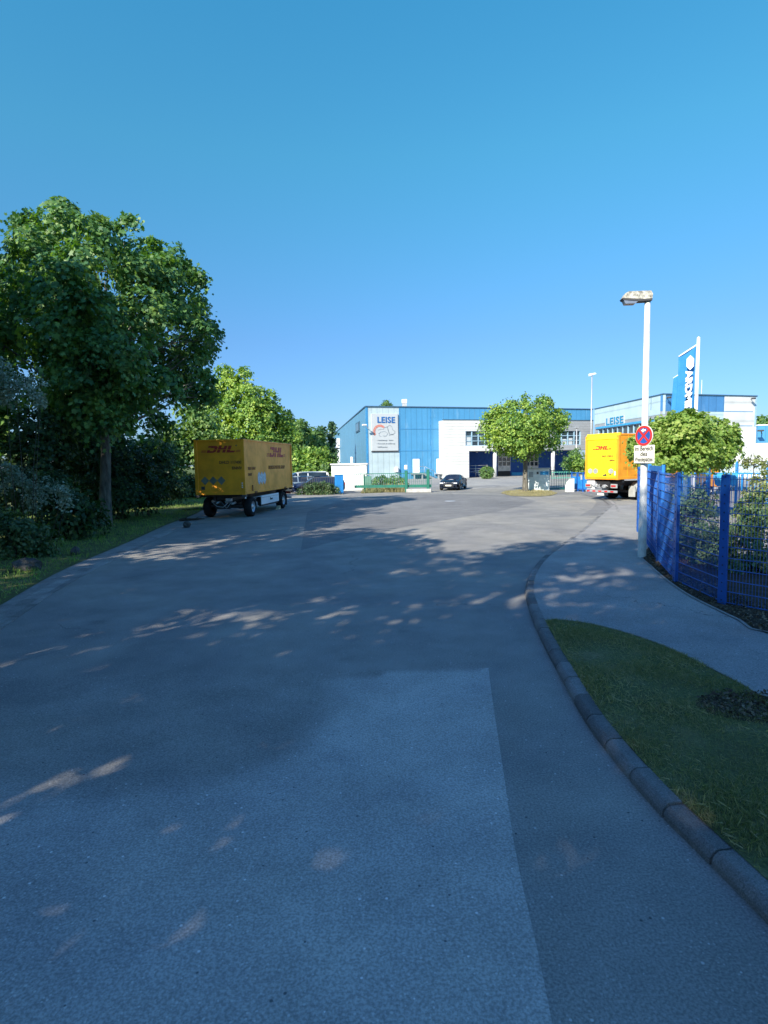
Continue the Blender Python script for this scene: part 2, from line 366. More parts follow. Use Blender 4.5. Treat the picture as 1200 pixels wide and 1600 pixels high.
M['yellow_door'] = paint('postal_yellow_door', (0.86, 0.60, 0.015), 0.40, dirt=0.05, scale=1.5)
M['red'] = paint('logo_red', (0.42, 0.03, 0.02), 0.5)
M['brown_text'] = paint('dark_lettering', (0.24, 0.09, 0.02), 0.6)
M['black'] = paint('black_steel', (0.018, 0.018, 0.02), 0.5)
M['dkgrey'] = paint('dark_grey_steel', (0.06, 0.06, 0.065), 0.6)
M['tyre'] = paint('tyre_rubber', (0.02, 0.02, 0.021), 0.85, spec=0.2)
M['steel'] = paint('galvanised_steel', (0.45, 0.46, 0.47), 0.45, 0.5)
M['rim'] = paint('wheel_rim', (0.5, 0.5, 0.52), 0.35, 0.6)
M['white'] = paint('white_paint', (0.78, 0.79, 0.8), 0.5, dirt=0.05)
M['white_r'] = paint('white_render', (0.80, 0.80, 0.79), 0.8, dirt=0.05)
M['lampwhite'] = paint('lamp_post_paint', (0.62, 0.63, 0.62), 0.45, dirt=0.12, scale=3)
M['lichen'] = paint('weathered_housing', (0.42, 0.41, 0.36), 0.8, dirt=0.35, scale=14)
M['lens'] = paint('lamp_lens', (0.16, 0.2, 0.28), 0.25)
M['hexgrey'] = paint('grey_marks', (0.33, 0.34, 0.33), 0.6)
M['placard'] = paint('placard_marks', (0.16, 0.17, 0.12), 0.6, dirt=.2)
M['placard_w'] = paint('pale_placards', (0.45, 0.55, 0.6), 0.5, dirt=.25, scale=8)
M['sign_red'] = paint('sign_red', (0.55, 0.03, 0.03), 0.35)
M['sign_blue'] = paint('sign_blue', (0.02, 0.09, 0.36), 0.35)
M['sign_white'] = paint('sign_white', (0.76, 0.76, 0.68), 0.4, dirt=0.03)
M['ink'] = paint('sign_ink', (0.05, 0.05, 0.05), 0.6)
M['fence_blue'] = paint('fence_blue', (0.012, 0.10, 0.40), 0.35, dirt=0.1)
M['fence_blue_l'] = paint('fence_blue_panel', (0.01, 0.20, 0.60), 0.45, dirt=0.06)
M['gate_blue'] = paint('gate_blue', (0.02, 0.22, 0.58), 0.4, dirt=.1)
M['gate_green'] = paint('gate_green', (0.01, 0.14, 0.10), 0.4)
M['hall_blue'] = panelmat('hall_blue_cladding', (0.07, 0.265, 0.48), 'v', 0.9, 0.06, streak=0.16, dirt=.05)
M['hall_side'] = panelmat('hall_side_cladding', (0.10, 0.26, 0.40), 'v', 0.5, 0.25)
M['hall_pale'] = panelmat('hall_pale_cladding', (0.42, 0.52, 0.56), 'v', 0.9, 0.2, dirt=.1)
M['trim_blue'] = paint('trim_blue', (0.04, 0.22, 0.45), 0.45)
M['trim_dark'] = paint('trim_dark', (0.04, 0.10, 0.16), 0.5)
M['office_white'] = panelmat('office_white_cladding', (0.62, 0.62, 0.60), 'h', 0.42, 0.8, rough=0.35)
M['office_grey'] = panelmat('office_grey_cladding', (0.30, 0.32, 0.34), 'h', 0.42, 0.5, rough=0.4)
M['recess_blue'] = paint('recess_blue', (0.012, 0.075, 0.30), 0.7, dirt=.08)
M['light_blue'] = paint('light_blue', (0.04, 0.3, 0.6), 0.6)
M['column'] = paint('column_white', (0.6, 0.61, 0.62), 0.6)
M['win_frame'] = paint('window_frame_blue', (0.30, 0.46, 0.58), 0.4)
M['glass'] = glassmat('window_glass')
M['glass_car'] = glassmat('car_glass', (0.012, 0.016, 0.02), 0.03)
M['wing_pale'] = panelmat('wing_pale_cladding', (0.42, 0.55, 0.60), 'h', 1.6, 0.15)
M['wing_white'] = panelmat('wing_white_cladding', (0.60, 0.62, 0.62), 'h', 2.4, 0.3)
M['wing_blue'] = panelmat('wing_blue_cladding', (0.06, 0.20, 0.42), 'v', 1.2, 0.15, streak=.2)
M['letter_blue'] = paint('letter_blue', (0.02, 0.12, 0.35), 0.4)
M['letter_teal'] = paint('letter_teal', (0.02, 0.22, 0.40), 0.4)
M['board'] = paint('signboard', (0.44, 0.47, 0.49), 0.5, dirt=.03)
M['board_ink'] = paint('faded_ink', (0.30, 0.335, 0.37), 0.6)
M['board_red'] = paint('faded_red', (0.5, 0.19, 0.15), 0.6)
M['concrete'] = paint('concrete', (0.45, 0.44, 0.42), 0.85, dirt=.12)
M['flag'] = paint('flag_cloth', (0.02, 0.20, 0.48), 0.7, dirt=.05)
M['car_dark'] = paint('car_paint_dark', (0.02, 0.028, 0.05), 0.2, 0.3, dirt=.03)
M['car_navy'] = paint('car_paint_navy', (0.02, 0.035, 0.08), 0.25, 0.3, dirt=.03)
M['car_silver'] = paint('car_paint_silver', (0.32, 0.40, 0.46), 0.25, 0.4, dirt=.03)
M['car_white'] = paint('car_paint_white', (0.75, 0.76, 0.77), 0.25, dirt=.03)
M['headlight'] = paint('headlight', (0.75, 0.78, 0.8), 0.15)
M['tail_red'] = paint('tail_red', (0.45, 0.02, 0.02), 0.3)
M['roof'] = paint('roof_gravel', (0.25, 0.25, 0.25), 0.9)
M['marking'] = paint('road_marking', (0.62, 0.62, 0.58), 0.7, dirt=.15, scale=6)
M['tar'] = paint('tar_seam', (0.05, 0.05, 0.05), 0.6)
M['wood'] = paint('dead_wood', (0.06, 0.045, 0.03), 0.9)
exec_parts = []

# ------------------------------------------------------------------ foliage
LEAF = {'quad': np.array([(0, 0, 0), (.36, .45, .10), (0, 1, -.05), (-.36, .45, .10)], float),
        'blade': np.array([(-.05, 0, 0), (.05, 0, 0), (.02, .7, .06), (0, 1, .16)], float),
        'maple': np.array([(0, 0, 0), (.42, .10, .02), (.30, .34, .03), (.62, .58, .0), (.22, .60, .04), (0, 1, -.06), (-.22, .60, .04), (-.62, .58, .0), (-.30, .34, .03), (-.42, .10, .02)], float)}
def leaf_obj(name, P, Nn, S, mat, parent, seed=0, kind='quad', up=None):
    """P positions, Nn face normals, S sizes -> one mesh of leaf-sized faces"""
    rg = np.random.default_rng(seed); n = len(P)
    Nn = Nn / (np.linalg.norm(Nn, axis=1, keepdims=True) + 1e-9)
    if up is None:
        a = rg.normal(size=(n, 3)); a[:, 2] -= 0.5
    else: a = up
    y = a - Nn * np.sum(a * Nn, axis=1, keepdims=True); y /= (np.linalg.norm(y, axis=1, keepdims=True) + 1e-9)
    x = np.cross(y, Nn); T = LEAF[kind]; k = len(T)
    V = (P[:, None, :] + S[:, None, None] * (T[None, :, 0:1] * x[:, None, :] + (T[None, :, 1:2] - .3) * y[:, None, :] + T[None, :, 2:3] * Nn[:, None, :])).reshape(-1, 3)
    me = bpy.data.meshes.new(name); me.vertices.add(n * k); me.vertices.foreach_set('co', V.astype(np.float32).ravel())
    me.loops.add(n * k); me.loops.foreach_set('vertex_index', np.arange(n * k, dtype=np.int32))
    me.polygons.add(n); me.polygons.foreach_set('loop_start', np.arange(0, n * k, k, dtype=np.int32)); me.polygons.foreach_set('loop_total', np.full(n, k, dtype=np.int32))
    me.update(calc_edges=True); me.validate()
    return link_mesh(name, me, mat, parent)
def crown_points(blobs, seed, dens=1.0, cov=.85, cl_r=0.42, size=0.19, flat=0.45, inner=0.15, droop=0.25, core=True):
    """blobs (x,y,z,r[,squash]); leaf sprays spread over and inside each blob"""
    rg = np.random.default_rng(seed); Ps, Ns, Ss = [], [], []
    for b in blobs:
        bx, by, bz, r = b[:4]; sq = b[4] if len(b) > 4 else 0.85
        nc = max(5, int(dens * 5.2 * r * r / (cl_r * cl_r)))
        d = rg.normal(size=(nc, 3)); d /= np.linalg.norm(d, axis=1, keepdims=True)
        rr = np.where(rg.random(nc) < inner, rg.uniform(.25, .75, nc), rg.uniform(.78, 1.08, nc))
        c = d * (r * rr)[:, None]; c[:, 2] *= sq; c += (bx, by, bz)
        m = max(5, int(cov * 3.14 * cl_r ** 2 / (.42 * size ** 2))); cr = cl_r * rg.uniform(.6, 1.35, nc)
        out = d.copy(); out[:, 2] = out[:, 2] * .6 + .55; out /= np.linalg.norm(out, axis=1, keepdims=True)
        q = rg.normal(size=(nc, m, 3)) * 0.5
        q -= out[:, None, :] * np.sum(q * out[:, None, :], axis=2, keepdims=True) * (1 - flat)
        q *= cr[:, None, None]
        rad = np.sum(q ** 2, axis=2); q[:, :, 2] -= rad * droop / np.maximum(cr[:, None], .1)
        p = c[:, None, :] + q
        nn = out[:, None, :] + rg.normal(size=(nc, m, 3)) * 0.42
        s = size * rg.uniform(.6, 1.3, (nc, m))
        Ps.append(p.reshape(-1, 3)); Ns.append(nn.reshape(-1, 3)); Ss.append(s.ravel())
        if core:            # sparse deep leaves: they close the middle of the crown
            k = int(dens * 60 * r * r); e = rg.normal(size=(k, 3)); e /= np.linalg.norm(e, axis=1, keepdims=True)
            e *= (r * rg.uniform(.1, .8, k))[:, None]; e[:, 2] *= sq
            Ps.append(e + (bx, by, bz)); Ns.append(rg.normal(size=(k, 3)) + (0, 0, .6)); Ss.append(size * 1.35 * rg.uniform(.7, 1.3, k))
    return np.concatenate(Ps), np.concatenate(Ns), np.concatenate(Ss)
def limbs(mb, base, top, r0, blobs, seed, n=9, fork=None):
    rg = random.Random(seed); base = Vector(base); top = Vector(top); L = (top - base).length
    pts = [base - Vector((0, 0, .15)), base + Vector((0, 0, .12))]; rad = [r0 * 1.45, r0 * 1.15]
    for i in range(1, 7):
        t = i / 6; p = base.lerp(top, t); p += Vector((rg.uniform(-1, 1), rg.uniform(-1, 1), 0)) * r0 * .45 * t; pts.append(p); rad.append(r0 * (1 - .62 * t))
    mb.path(pts, rad, n)
    f0 = fork if fork is not None else .45
    for b in blobs:
        t = min(.97, max(f0, rg.uniform(f0, .95))); s = base.lerp(top, t); e = s.lerp(Vector(b[:3]), .86); r1 = r0 * (1 - .62 * t) * .55
        if e.z < s.z - .3: s = base.lerp(top, f0)
        mid = s.lerp(e, .5) + Vector((rg.uniform(-.3, .3), rg.uniform(-.3, .3), rg.uniform(.0, .5)))
        mb.path([s, s.lerp(mid, .5) + Vector((0, 0, .1)), mid, e], [r1, r1 * .8, r1 * .6, r1 * .25], 6)
        for _ in range(4):
            d = Vector((rg.gauss(0, 1), rg.gauss(0, 1), rg.gauss(.3, .7))).normalized() * b[3] * .8
            st = mid.lerp(e, rg.uniform(.2, 1)); mb.path([st, st + d * .5 + Vector((0, 0, .12)), e + d], [r1 * .35, r1 * .22, .012], 4)
def tree(name, label, cat, base, height_top, r0, blobs, leaf, bark, seed, group=None, kind='quad', fork=None, top=None, **kw):
    """blobs in world coordinates; returns the thing"""
    bx, by, bz = base; t = thing(name, label, cat, base, 0, group)
    lb = [(b[0] - bx, b[1] - by, b[2] - bz) + tuple(b[3:]) for b in blobs]
    P, Nn, S = crown_points(lb, seed, **kw)
    leaf_obj('crown', P, Nn, S, leaf, t, seed, kind)
    mb = MB(); tp = top or (sum(b[0] for b in lb) / len(lb) * .5, sum(b[1] for b in lb) / len(lb) * .5, height_top)
    limbs(mb, (0, 0, 0), tp, r0, lb, seed, fork=fork); mb.build('trunk', bark, t, fix=False)
    return t
def rand_blobs(base, h, rad, z0, n, seed, r=(1.0, 1.7), cone=0.0):
    rg = random.Random(seed); out = []
    for i in range(n):
        z = z0 + (h - z0) * ((i + .5) / n); t = (z - z0) / (h - z0)
        wdt = rad * (math.sin(PI * (0.12 + .80 * t)) ** .7) if not cone else rad * (1 - t) ** .9 + .1
        a = i * 2.4 + rg.uniform(-.5, .5); rr = rg.uniform(*r) * (1 if not cone else max(.35, 1 - t))
        d = max(0, wdt - rr * .7) * rg.uniform(.6, 1.0)
        out.append((base[0] + d * math.cos(a), base[1] + d * math.sin(a), min(z, base[2] + h - rr * .6), rr))
    out.append((base[0], base[1], z0 + (h - z0) * .45, rad * .55)); return out
def shrub(name, label, cat, blobs, leaf, seed, group=None, stem_r=.03, nst=4, **kw):
    x = sum(b[0] for b in blobs) / len(blobs); y = sum(b[1] for b in blobs) / len(blobs)
    t = thing(name, label, cat, (x, y, 0), 0, group); lb = [(b[0] - x, b[1] - y, b[2]) + tuple(b[3:]) for b in blobs]
    P, Nn, S = crown_points(lb, seed, **kw); P[:, 2] = np.abs(P[:, 2])
    leaf_obj('foliage', P, Nn, S, leaf, t, seed)
    mb = MB(); rg = random.Random(seed)
    for b in lb:
        for k in range(nst):
            s = Vector((b[0] * .5 + rg.uniform(-.2, .2), b[1] * .5 + rg.uniform(-.2, .2), -.05)); e = Vector((b[0] + rg.uniform(-.6, .6) * b[3], b[1] + rg.uniform(-.6, .6) * b[3], b[2] + b[3] * .4))
            mb.path([s, s.lerp(e, .5) + Vector((rg.uniform(-.1, .1), rg.uniform(-.1, .1), .1)), e], [stem_r, stem_r * .7, stem_r * .3], 5)
    mb.build('stems', M['bark2'], t, fix=False)
    return t

# ------------------------------------------------------------------ the ground
def sstep(t): t = max(0, min(1, t)); return t * t * (3 - 2 * t)
def kz(Y): return 0.098 * (1 - sstep((Y - 13) / 9)) + 0.006     # kerb top
def sz(x, y): return 0.082 * (1 - sstep((y - 13) / 9)) + 0.012   # pavement level
def catmull(pts, step=0.25):
    P = [Vector(p[:2]) for p in pts]; P = [P[0] * 2 - P[1]] + P + [P[-1] * 2 - P[-2]]; out = []
    for i in range(1, len(P) - 2):
        n = max(2, int((P[i + 1] - P[i]).length / step))
        for k in range(n):
            t = k / n; a, b, c, d = P[i - 1:i + 3]
            out.append(0.5 * ((2 * b) + (c - a) * t + (2 * a - 5 * b + 4 * c - d) * t * t + (3 * b - 3 * c + d - a) * t ** 3))
    out.append(P[-2]); return out
land = sheet('ground', [(-900, -300), (900, -300), (900, 1500), (-900, 1500)], -0.05, M['land'])
# left edge of the road and the verge
eL = [G(*p) for p in ((0, 985), (60, 943), (115, 908), (205, 862), (262, 835), (300, 818), (330, 803))]
eLo = [G(*p) for p in ((0, 948), (60, 912), (115, 884), (205, 846), (262, 820), (300, 806), (325, 794))]
def back(a, b, Y):           # extend a line back to Y
    t = (Y - a.y) / (b.y - a.y); return a.lerp(b, t)
Lr = catmull([(-5.0, -30, 0), (-5.1, -20, 0), (-5.2, -12, 0), (-5.3, -6, 0), (-5.45, -1, 0), (-5.6, 3, 0), (-5.85, 6, 0), (-6.02, 8, 0)] + [tuple(p) for p in eL] + [(-10.2, 38, 0), (-10.0, 45, 0)], 1.0)
Lo = catmull([(-5.7, -30, 0), (-5.8, -20, 0), (-5.9, -12, 0), (-6.0, -6, 0), (-6.15, -1, 0), (-6.35, 3, 0), (-6.65, 6.5, 0), (-6.95, 9, 0)] + [tuple(p) for p in eLo] + [(-10.8, 38, 0), (-10.6, 45, 0)], 1.0)
road = [(p.x - 1.3, p.y) for p in Lr] + [(-26, 47), (-40, 60), (-40, 66), (70, 66), (70, -30)]
sheet('road', road, 0.0, M['asphalt'])
sheet('forecourt', [(-38, 60), (62, 60), (75, 140), (-38, 140)], 0.004, M['asphalt_far'])
# gutter strip of flush stones along the left edge, in segments
mb = MB()
acc = 0
def along(line, d):
    s = 0
    for a, b in zip(line, line[1:]):
        l = (b - a).length
        if s + l >= d: return a.lerp(b, (d - s) / l)
        s += l
    return line[-1]
def length(line): return sum((b - a).length for a, b in zip(line, line[1:]))
LL = length(Lr)
def gutter_pt(i, f):
    a0 = along(Lr, max(0, i - .6)); b0 = along(Lr, min(LL, i + .6)); t_ = (b0 - a0).normalized(); return along(Lr, i) + Vector((-t_.y, t_.x)) * (.42 * f)
d = 20.0; 
while d < LL - 1:
    for f0, f1 in ((0.0, .30), (.33, .97)):
        st = 1.0 if f0 == 0 else .5
        k = 0
        while k < .999:
            a, b = gutter_pt(d + k + .006, f0), gutter_pt(d + k + st - .006, f0); c, e = gutter_pt(d + k + st - .006, f1), gutter_pt(d + k + .006, f1)
            z = .012 if f0 == 0 else .008
            mb.add([(a.x, a.y, -.02), (b.x, b.y, -.02), (c.x, c.y, -.02), (e.x, e.y, -.02), (a.x, a.y, z), (b.x, b.y, z), (c.x, c.y, z), (e.x, e.y, z)],
                   [(4, 5, 6, 7), (0, 1, 5, 4), (2, 3, 7, 6), (3, 0, 4, 7), (1, 2, 6, 5)]); k += st
    d += 1.0
o = mb.build('gutter', M['gutter']); o['kind'] = 'structure'
verge = [(p.x - .02, p.y) for p in Lo] + [(-13, 46), (-26, 47), (-60, 60), (-60, -30)]
def vz(x, y): return 0.02 + 0.10 * sstep((-x - 8 - .12 * y) / 5)
vg = sheet('verge', verge, .014, M['grass_g'])
sheet('road_shoulder', [(p.x - .1, p.y) for p in Lr] + [(p.x - .25, p.y) for p in reversed(Lo)], .005, M['gutter'])
# kerb on the right
kp = [(1290, 1560), (1240, 1490), (1200, 1445), (1087, 1330), (1020, 1262), (960, 1190), (915, 1130), (875, 1058), (845, 1000), (827, 955), (821, 925), (829, 898), (850, 872), (880, 849), (905, 831), (932, 808), (955, 789)]
kpts = [G(*p) for p in kp]
kpts = kpts[2:]; kerb_line = catmull([(kpts[0].x + .75, -9, 0), (kpts[0].x + .25, 0, 0), (kpts[0].x + .05, kpts[0].y - 1, 0)] + [tuple(p) for p in kpts], .12)
KL = length(kerb_line)
def off_pt(d, w):
    a = along(kerb_line, max(0, d - .08)); b = along(kerb_line, min(KL, d + .08)); t = (b - a).normalized(); nrm = Vector((t.y, -t.x))
    return along(kerb_line, d) + nrm * w
mb = MB(); d = 0.0; st = 0.5
rgk = random.Random(3)
while d < KL - st:
    g = .010; dz = rgk.uniform(-.006, .006)
    rows = []
    for dd in (d + g, d + st * .5, d + st - g):
        c = off_pt(dd, 0); zt = kz(c.y) + dz; hgt = zt
        prof = [(0, -.05), (0.0, hgt * .45), (.02, hgt * .78), (.045, hgt * .97), (.065, zt), (.155, zt), (.155, -.05)]
        rows.append([(*(off_pt(dd, wv)), zz) for wv, zz in prof])
    vs = [p for r in rows for p in r]; m = 7
    fs = [(i * m + k, (i + 1) * m + k, (i + 1) * m + k + 1, i * m + k + 1) for i in range(2) for k in range(m - 1)]
    fs += [tuple(range(m)), tuple(2 * m + k for k in reversed(range(m)))]
    mb.add(vs, fs); d += st
o = mb.build('kerb', M['kerb']); o['kind'] = 'structure'
# pavement right of the kerb
pe = [G(px, py, .1) for px, py in ((1004, 868), (1018, 884), (1042, 905), (1078, 930), (1120, 951), (1160, 970), (1200, 990))]
path_edge = catmull([(9.3, 19.0, 0), (8.0, 17.0, 0)] + [tuple(p) for p in pe] + [(7.2, 6.6, 0), (7.7, 3, 0), (8.5, -9, 0)], .4)
def cols_sheet(name, left, right, mat, n=60, m=6, dz=0.0, zf=sz):
    vs, fs = [], []; ll, lr = length(left), length(right)
    for i in range(n + 1):
        a = along(left, ll * i / n); b = along(right, lr * i / n)
        for k in range(m + 1): p = a.lerp(b, k / m); vs.append((p.x, p.y, zf(p.x, p.y) + dz))
    fs = [(i * (m + 1) + k, i * (m + 1) + k + 1, (i + 1) * (m + 1) + k + 1, (i + 1) * (m + 1) + k) for i in range(n) for k in range(m)]
    o = MB().add(vs, fs).build(name, mat); o['kind'] = 'structure'; return o
kin = [off_pt(KL * i / 160, .150) for i in range(161)]
kin_r = list(reversed(kin))
# one pavement: from far flush end back towards the camera
far_r = catmull([(22, 31, 0), (16, 27, 0), (11, 21.5, 0)], 1) + path_edge
cols_sheet('pavement', kin_r, far_r, M['path'], 90, 10)
# grass patch between kerb and path
gp = [G(px, py, .1) for px, py in ((866, 968), (905, 972), (940, 979), (990, 993), (1040, 1011), (1110, 1045), (1170, 1076), (1200, 1092))]
g_right = catmull([tuple(p) for p in gp] + [(5.3, 4.6, 0), (5.9, 2, 0), (6.6, -6, 0)], .3)
near = min(range(len(kin_r)), key=lambda i: (kin_r[i] - Vector(gp[0][:2])).length)
g_left = kin_r[near:]
cols_sheet('grass_strip', g_left, g_right, M['grass_g'], 60, 6, .012)
cols_sheet('path_edging', [p + Vector((-.0, 0)) for p in g_right], [p + Vector((.055, .03)) for p in g_right], M['gutter'], 60, 1, .02)
# planting bed under the fence
bed_r = [Vector((p.x + 2.6, p.y + .2)) for p in path_edge]
cols_sheet('planting_bed', path_edge, bed_r, M['earth'], 60, 6, .010)
cols_sheet('bed_edging', [p - Vector((.05, 0)) for p in path_edge[4:]], path_edge[4:], M['gutter'], 60, 1, .016)
# seams and patches in the asphalt, and a painted windscreen reflection
def inside_pt(x, y, poly):
    c = False; j = len(poly) - 1
    for i in range(len(poly)):
        xi, yi = poly[i]; xj, yj = poly[j]
        if (yi > y) != (yj > y) and x < (xj - xi) * (y - yi) / (yj - yi) + xi: c = not c
        j = i
    return c
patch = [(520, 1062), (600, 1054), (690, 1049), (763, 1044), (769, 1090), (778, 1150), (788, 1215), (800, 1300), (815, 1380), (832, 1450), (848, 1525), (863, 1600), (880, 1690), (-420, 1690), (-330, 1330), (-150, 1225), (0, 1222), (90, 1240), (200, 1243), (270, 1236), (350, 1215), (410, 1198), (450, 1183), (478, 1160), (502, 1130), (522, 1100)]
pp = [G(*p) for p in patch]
def reflection_mat():  # brightening of a windscreen reflection put into the asphalt colour
    m = M['asphalt'].copy(); m.name = 'asphalt_reflection'; n = m.node_tree; b_ = n.nodes['Principled BSDF']
    src = b_.inputs['Base Color'].links[0].from_socket; at = n.nodes.new('ShaderNodeAttribute'); at.attribute_name = 'reflection_fade'
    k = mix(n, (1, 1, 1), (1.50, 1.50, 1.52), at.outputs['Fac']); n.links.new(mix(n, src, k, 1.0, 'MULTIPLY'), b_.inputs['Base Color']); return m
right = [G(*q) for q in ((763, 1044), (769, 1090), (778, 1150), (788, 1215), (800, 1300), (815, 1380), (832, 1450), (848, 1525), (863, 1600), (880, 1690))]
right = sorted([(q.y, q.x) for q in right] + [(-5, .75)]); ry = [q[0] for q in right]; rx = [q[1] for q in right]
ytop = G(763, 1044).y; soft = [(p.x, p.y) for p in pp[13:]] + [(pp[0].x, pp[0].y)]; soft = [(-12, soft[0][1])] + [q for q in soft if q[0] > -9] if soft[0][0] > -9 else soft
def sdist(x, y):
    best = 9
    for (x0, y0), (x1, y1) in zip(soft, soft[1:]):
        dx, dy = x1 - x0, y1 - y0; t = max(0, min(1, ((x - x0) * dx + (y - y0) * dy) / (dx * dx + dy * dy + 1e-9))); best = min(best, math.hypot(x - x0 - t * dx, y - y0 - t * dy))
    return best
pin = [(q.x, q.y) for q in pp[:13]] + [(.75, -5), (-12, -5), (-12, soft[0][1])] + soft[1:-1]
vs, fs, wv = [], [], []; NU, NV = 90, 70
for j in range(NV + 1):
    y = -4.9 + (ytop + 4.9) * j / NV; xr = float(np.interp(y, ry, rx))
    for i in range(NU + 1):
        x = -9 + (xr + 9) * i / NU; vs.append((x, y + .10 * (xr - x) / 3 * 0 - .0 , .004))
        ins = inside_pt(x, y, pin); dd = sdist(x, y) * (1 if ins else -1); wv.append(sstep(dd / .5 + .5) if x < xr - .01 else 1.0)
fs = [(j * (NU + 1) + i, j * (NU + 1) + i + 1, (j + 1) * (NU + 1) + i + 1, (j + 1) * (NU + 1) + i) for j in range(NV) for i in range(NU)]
o = MB().add(vs, fs).build('windscreen_reflection', reflection_mat()); o['kind'] = 'structure'  # pale area paints a reflection in the windscreen, no repaired surface
at_ = o.data.attributes.new('reflection_fade', 'FLOAT', 'POINT'); at_.data.foreach_set('value', wv)
fp = [G(*p) for p in ((470, 860), (560, 836), (640, 822), (700, 812), (790, 797), (838, 783), (800, 774), (700, 772), (600, 774), (520, 786), (480, 800))]
sheet('old_patch', [(p.x, p.y) for p in fp], .004, M['asphalt_patch'])
fp = [G(*p) for p in ((905, 806), (925, 795), (932, 785), (925, 777), (905, 771), (870, 768), (935, 771), (955, 778), (962, 786), (955, 797), (943, 806))]
sheet('old_patch', [(p.x, p.y) for p in fp], .004, M['asphalt_patch'])
def stripe(name, pts, wd, z, mat, step=.4):
    c = catmull([tuple(p) for p in pts], step); L = []; Rr = []
    for i, p in enumerate(c):
        t = (c[min(i + 1, len(c) - 1)] - c[max(i - 1, 0)]).normalized(); nn = Vector((-t.y, t.x)) * wd / 2; L.append(p + nn); Rr.append(p - nn)
    vs = [(p.x, p.y, z) for p in L] + [(p.x, p.y, z) for p in Rr]; k = len(c)
    o = MB().add(vs, [(i, i + 1, k + i + 1, k + i) for i in range(k - 1)]).build(name, mat); o['kind'] = 'structure'; return o
stripe('tar_seam', [(rx_, ry_, 0) for rx_, ry_ in [(-9.2, 33), (-8.3, 38), (-5, 42.5), (-2, 44.6)]], .05, .009, M['tar'])
stripe('tar_seam', [G(*p) for p in ((540, 776), (610, 772), (700, 770), (790, 769), (860, 770), (910, 774), (938, 780), (952, 789))], .07, .009, M['tar'])
stripe('kerb_line', [G(*p) for p in ((540, 771), (610, 768.5), (700, 767.5), (790, 767), (860, 768), (912, 771.5), (945, 778), (960, 788))], .16, .012, M['gutter'])
stripe('path_seam', [G(px, py, .1) for px, py in ((932, 886), (970, 887), (1012, 887))], .03, kz(15) - .004, M['tar'])
for a in (((737, 764.0), (755, 761.6), (775, 760)), ((782, 759.6), (805, 758.6), (816, 758.2))):
    stripe('road_marking', [G(*p) for p in a], .14, .012, M['marking'])
MBc = MB(); g = G(703, 783); MBc.tube((g.x, g.y, -.02), (g.x, g.y, .012), .36, n=24); MBc.build('manhole_cover', M['steel'])['kind'] = 'structure'
bpy.data.objects['manhole_cover']['kind'] = 'structure'

# grass blades
def inside(P, poly):
    x, y = P[:, 0], P[:, 1]; r = np.zeros(len(P), bool); n = len(poly); j = n - 1
    for i in range(n):
        xi, yi = poly[i]; xj, yj = poly[j]
        c = ((yi > y) != (yj > y)) & (x < (xj - xi) * (y - yi) / (yj - yi + 1e-12) + xi); r ^= c; j = i
    return r
def blades(name, poly, n, h, mat, seed, zf, bias=None, lean=.5, wid=1.0, bare=0):
    rg = np.random.default_rng(seed); a = np.array([(p[0], p[1]) for p in poly]); lo, hi = a.min(0), a.max(0)
    P = rg.uniform(lo, hi, (int(n * 3), 2))
    if bias is not None: P[:, 1] = lo[1] + (hi[1] - lo[1]) * rg.random(len(P)) ** bias
    P = P[inside(P, [tuple(q) for q in a])][:n]
    if bare: P = P[(np.sin(P[:, 0] * 2.3 + 1.7 * np.sin(P[:, 1] * 1.9)) * np.sin(P[:, 1] * 2.9 + np.sin(P[:, 0] * 3.7)) + rg.normal(size=len(P)) * .35) < bare]
    # tufts
    cl = np.sin(P[:, 0] * 3.1 + np.sin(P[:, 1] * 2.3)) * np.cos(P[:, 1] * 2.7 + P[:, 0]) * .5 + .5
    z = np.array([zf(x, y) for x, y in P]); P3 = np.c_[P, z]
    up = np.c_[rg.normal(size=(len(P), 2)) * lean, np.ones(len(P))]
    Nn = np.c_[rg.normal(size=(len(P), 2)), np.full(len(P), .15)]
    S = h * rg.uniform(.4, 1.2, len(P)) * (.55 + .9 * cl)
    P3[:, 2] += S * .28
    o = leaf_obj(name, P3, Nn, S, mat, None, seed, 'blade', up); return o
gpoly = [(p.x, p.y) for p in g_left if p.y > 2.5] + [(p.x, p.y) for p in reversed(g_right) if p.y > 2.5]
o = blades('grass', gpoly, 90000, .042, M['blade'], 1, lambda x, y: sz(x, y) + .01, None, .9, bare=.38); tag(o, 'shaded lawn grass between the kerb and the path', 'grass', kind='stuff')
vpoly = [(p.x - .05, p.y) for p in Lo if 4 < p.y < 45] + [(-13, 46), (-24, 46), (-24, 20), (-14, 4)]
o = blades('verge_grass', vpoly, 60000, .13, M['blade_verge'], 2, lambda x, y: .03, 1.4, .9); tag(o, 'dark green grass of the verge left of the road', 'grass', kind='stuff')
# leaf litter under the fence
def litter(name, poly, n, seed, z, label, mat=None, size=.05):
    rg = np.random.default_rng(seed); a = np.array(poly); P = rg.uniform(a.min(0), a.max(0), (n * 4, 2)); P = P[inside(P, poly)][:n]
    Z = np.array([z(x, y) for x, y in P]) + rg.uniform(.01, .04, len(P))
    Nn = rg.normal(size=(len(P), 3)) * .5 + (0, 0, 1)
    o = leaf_obj(name, np.c_[P, Z], Nn, size * rg.uniform(.5, 1.3, len(P)), mat or M['litter'], None, seed); return tag(o, label, 'fallen leaves', kind='stuff')
lpoly = [(p.x + .02, p.y) for p in path_edge if 3 < p.y < 18] + [(p.x + .9, p.y) for p in reversed(path_edge) if 3 < p.y < 18]
litter('leaf_litter', lpoly, 5000, 5, lambda x, y: sz(x, y) + .01, 'dry brown leaves lying on the soil under the blue fence')
g = G(1185, 1105, .1)
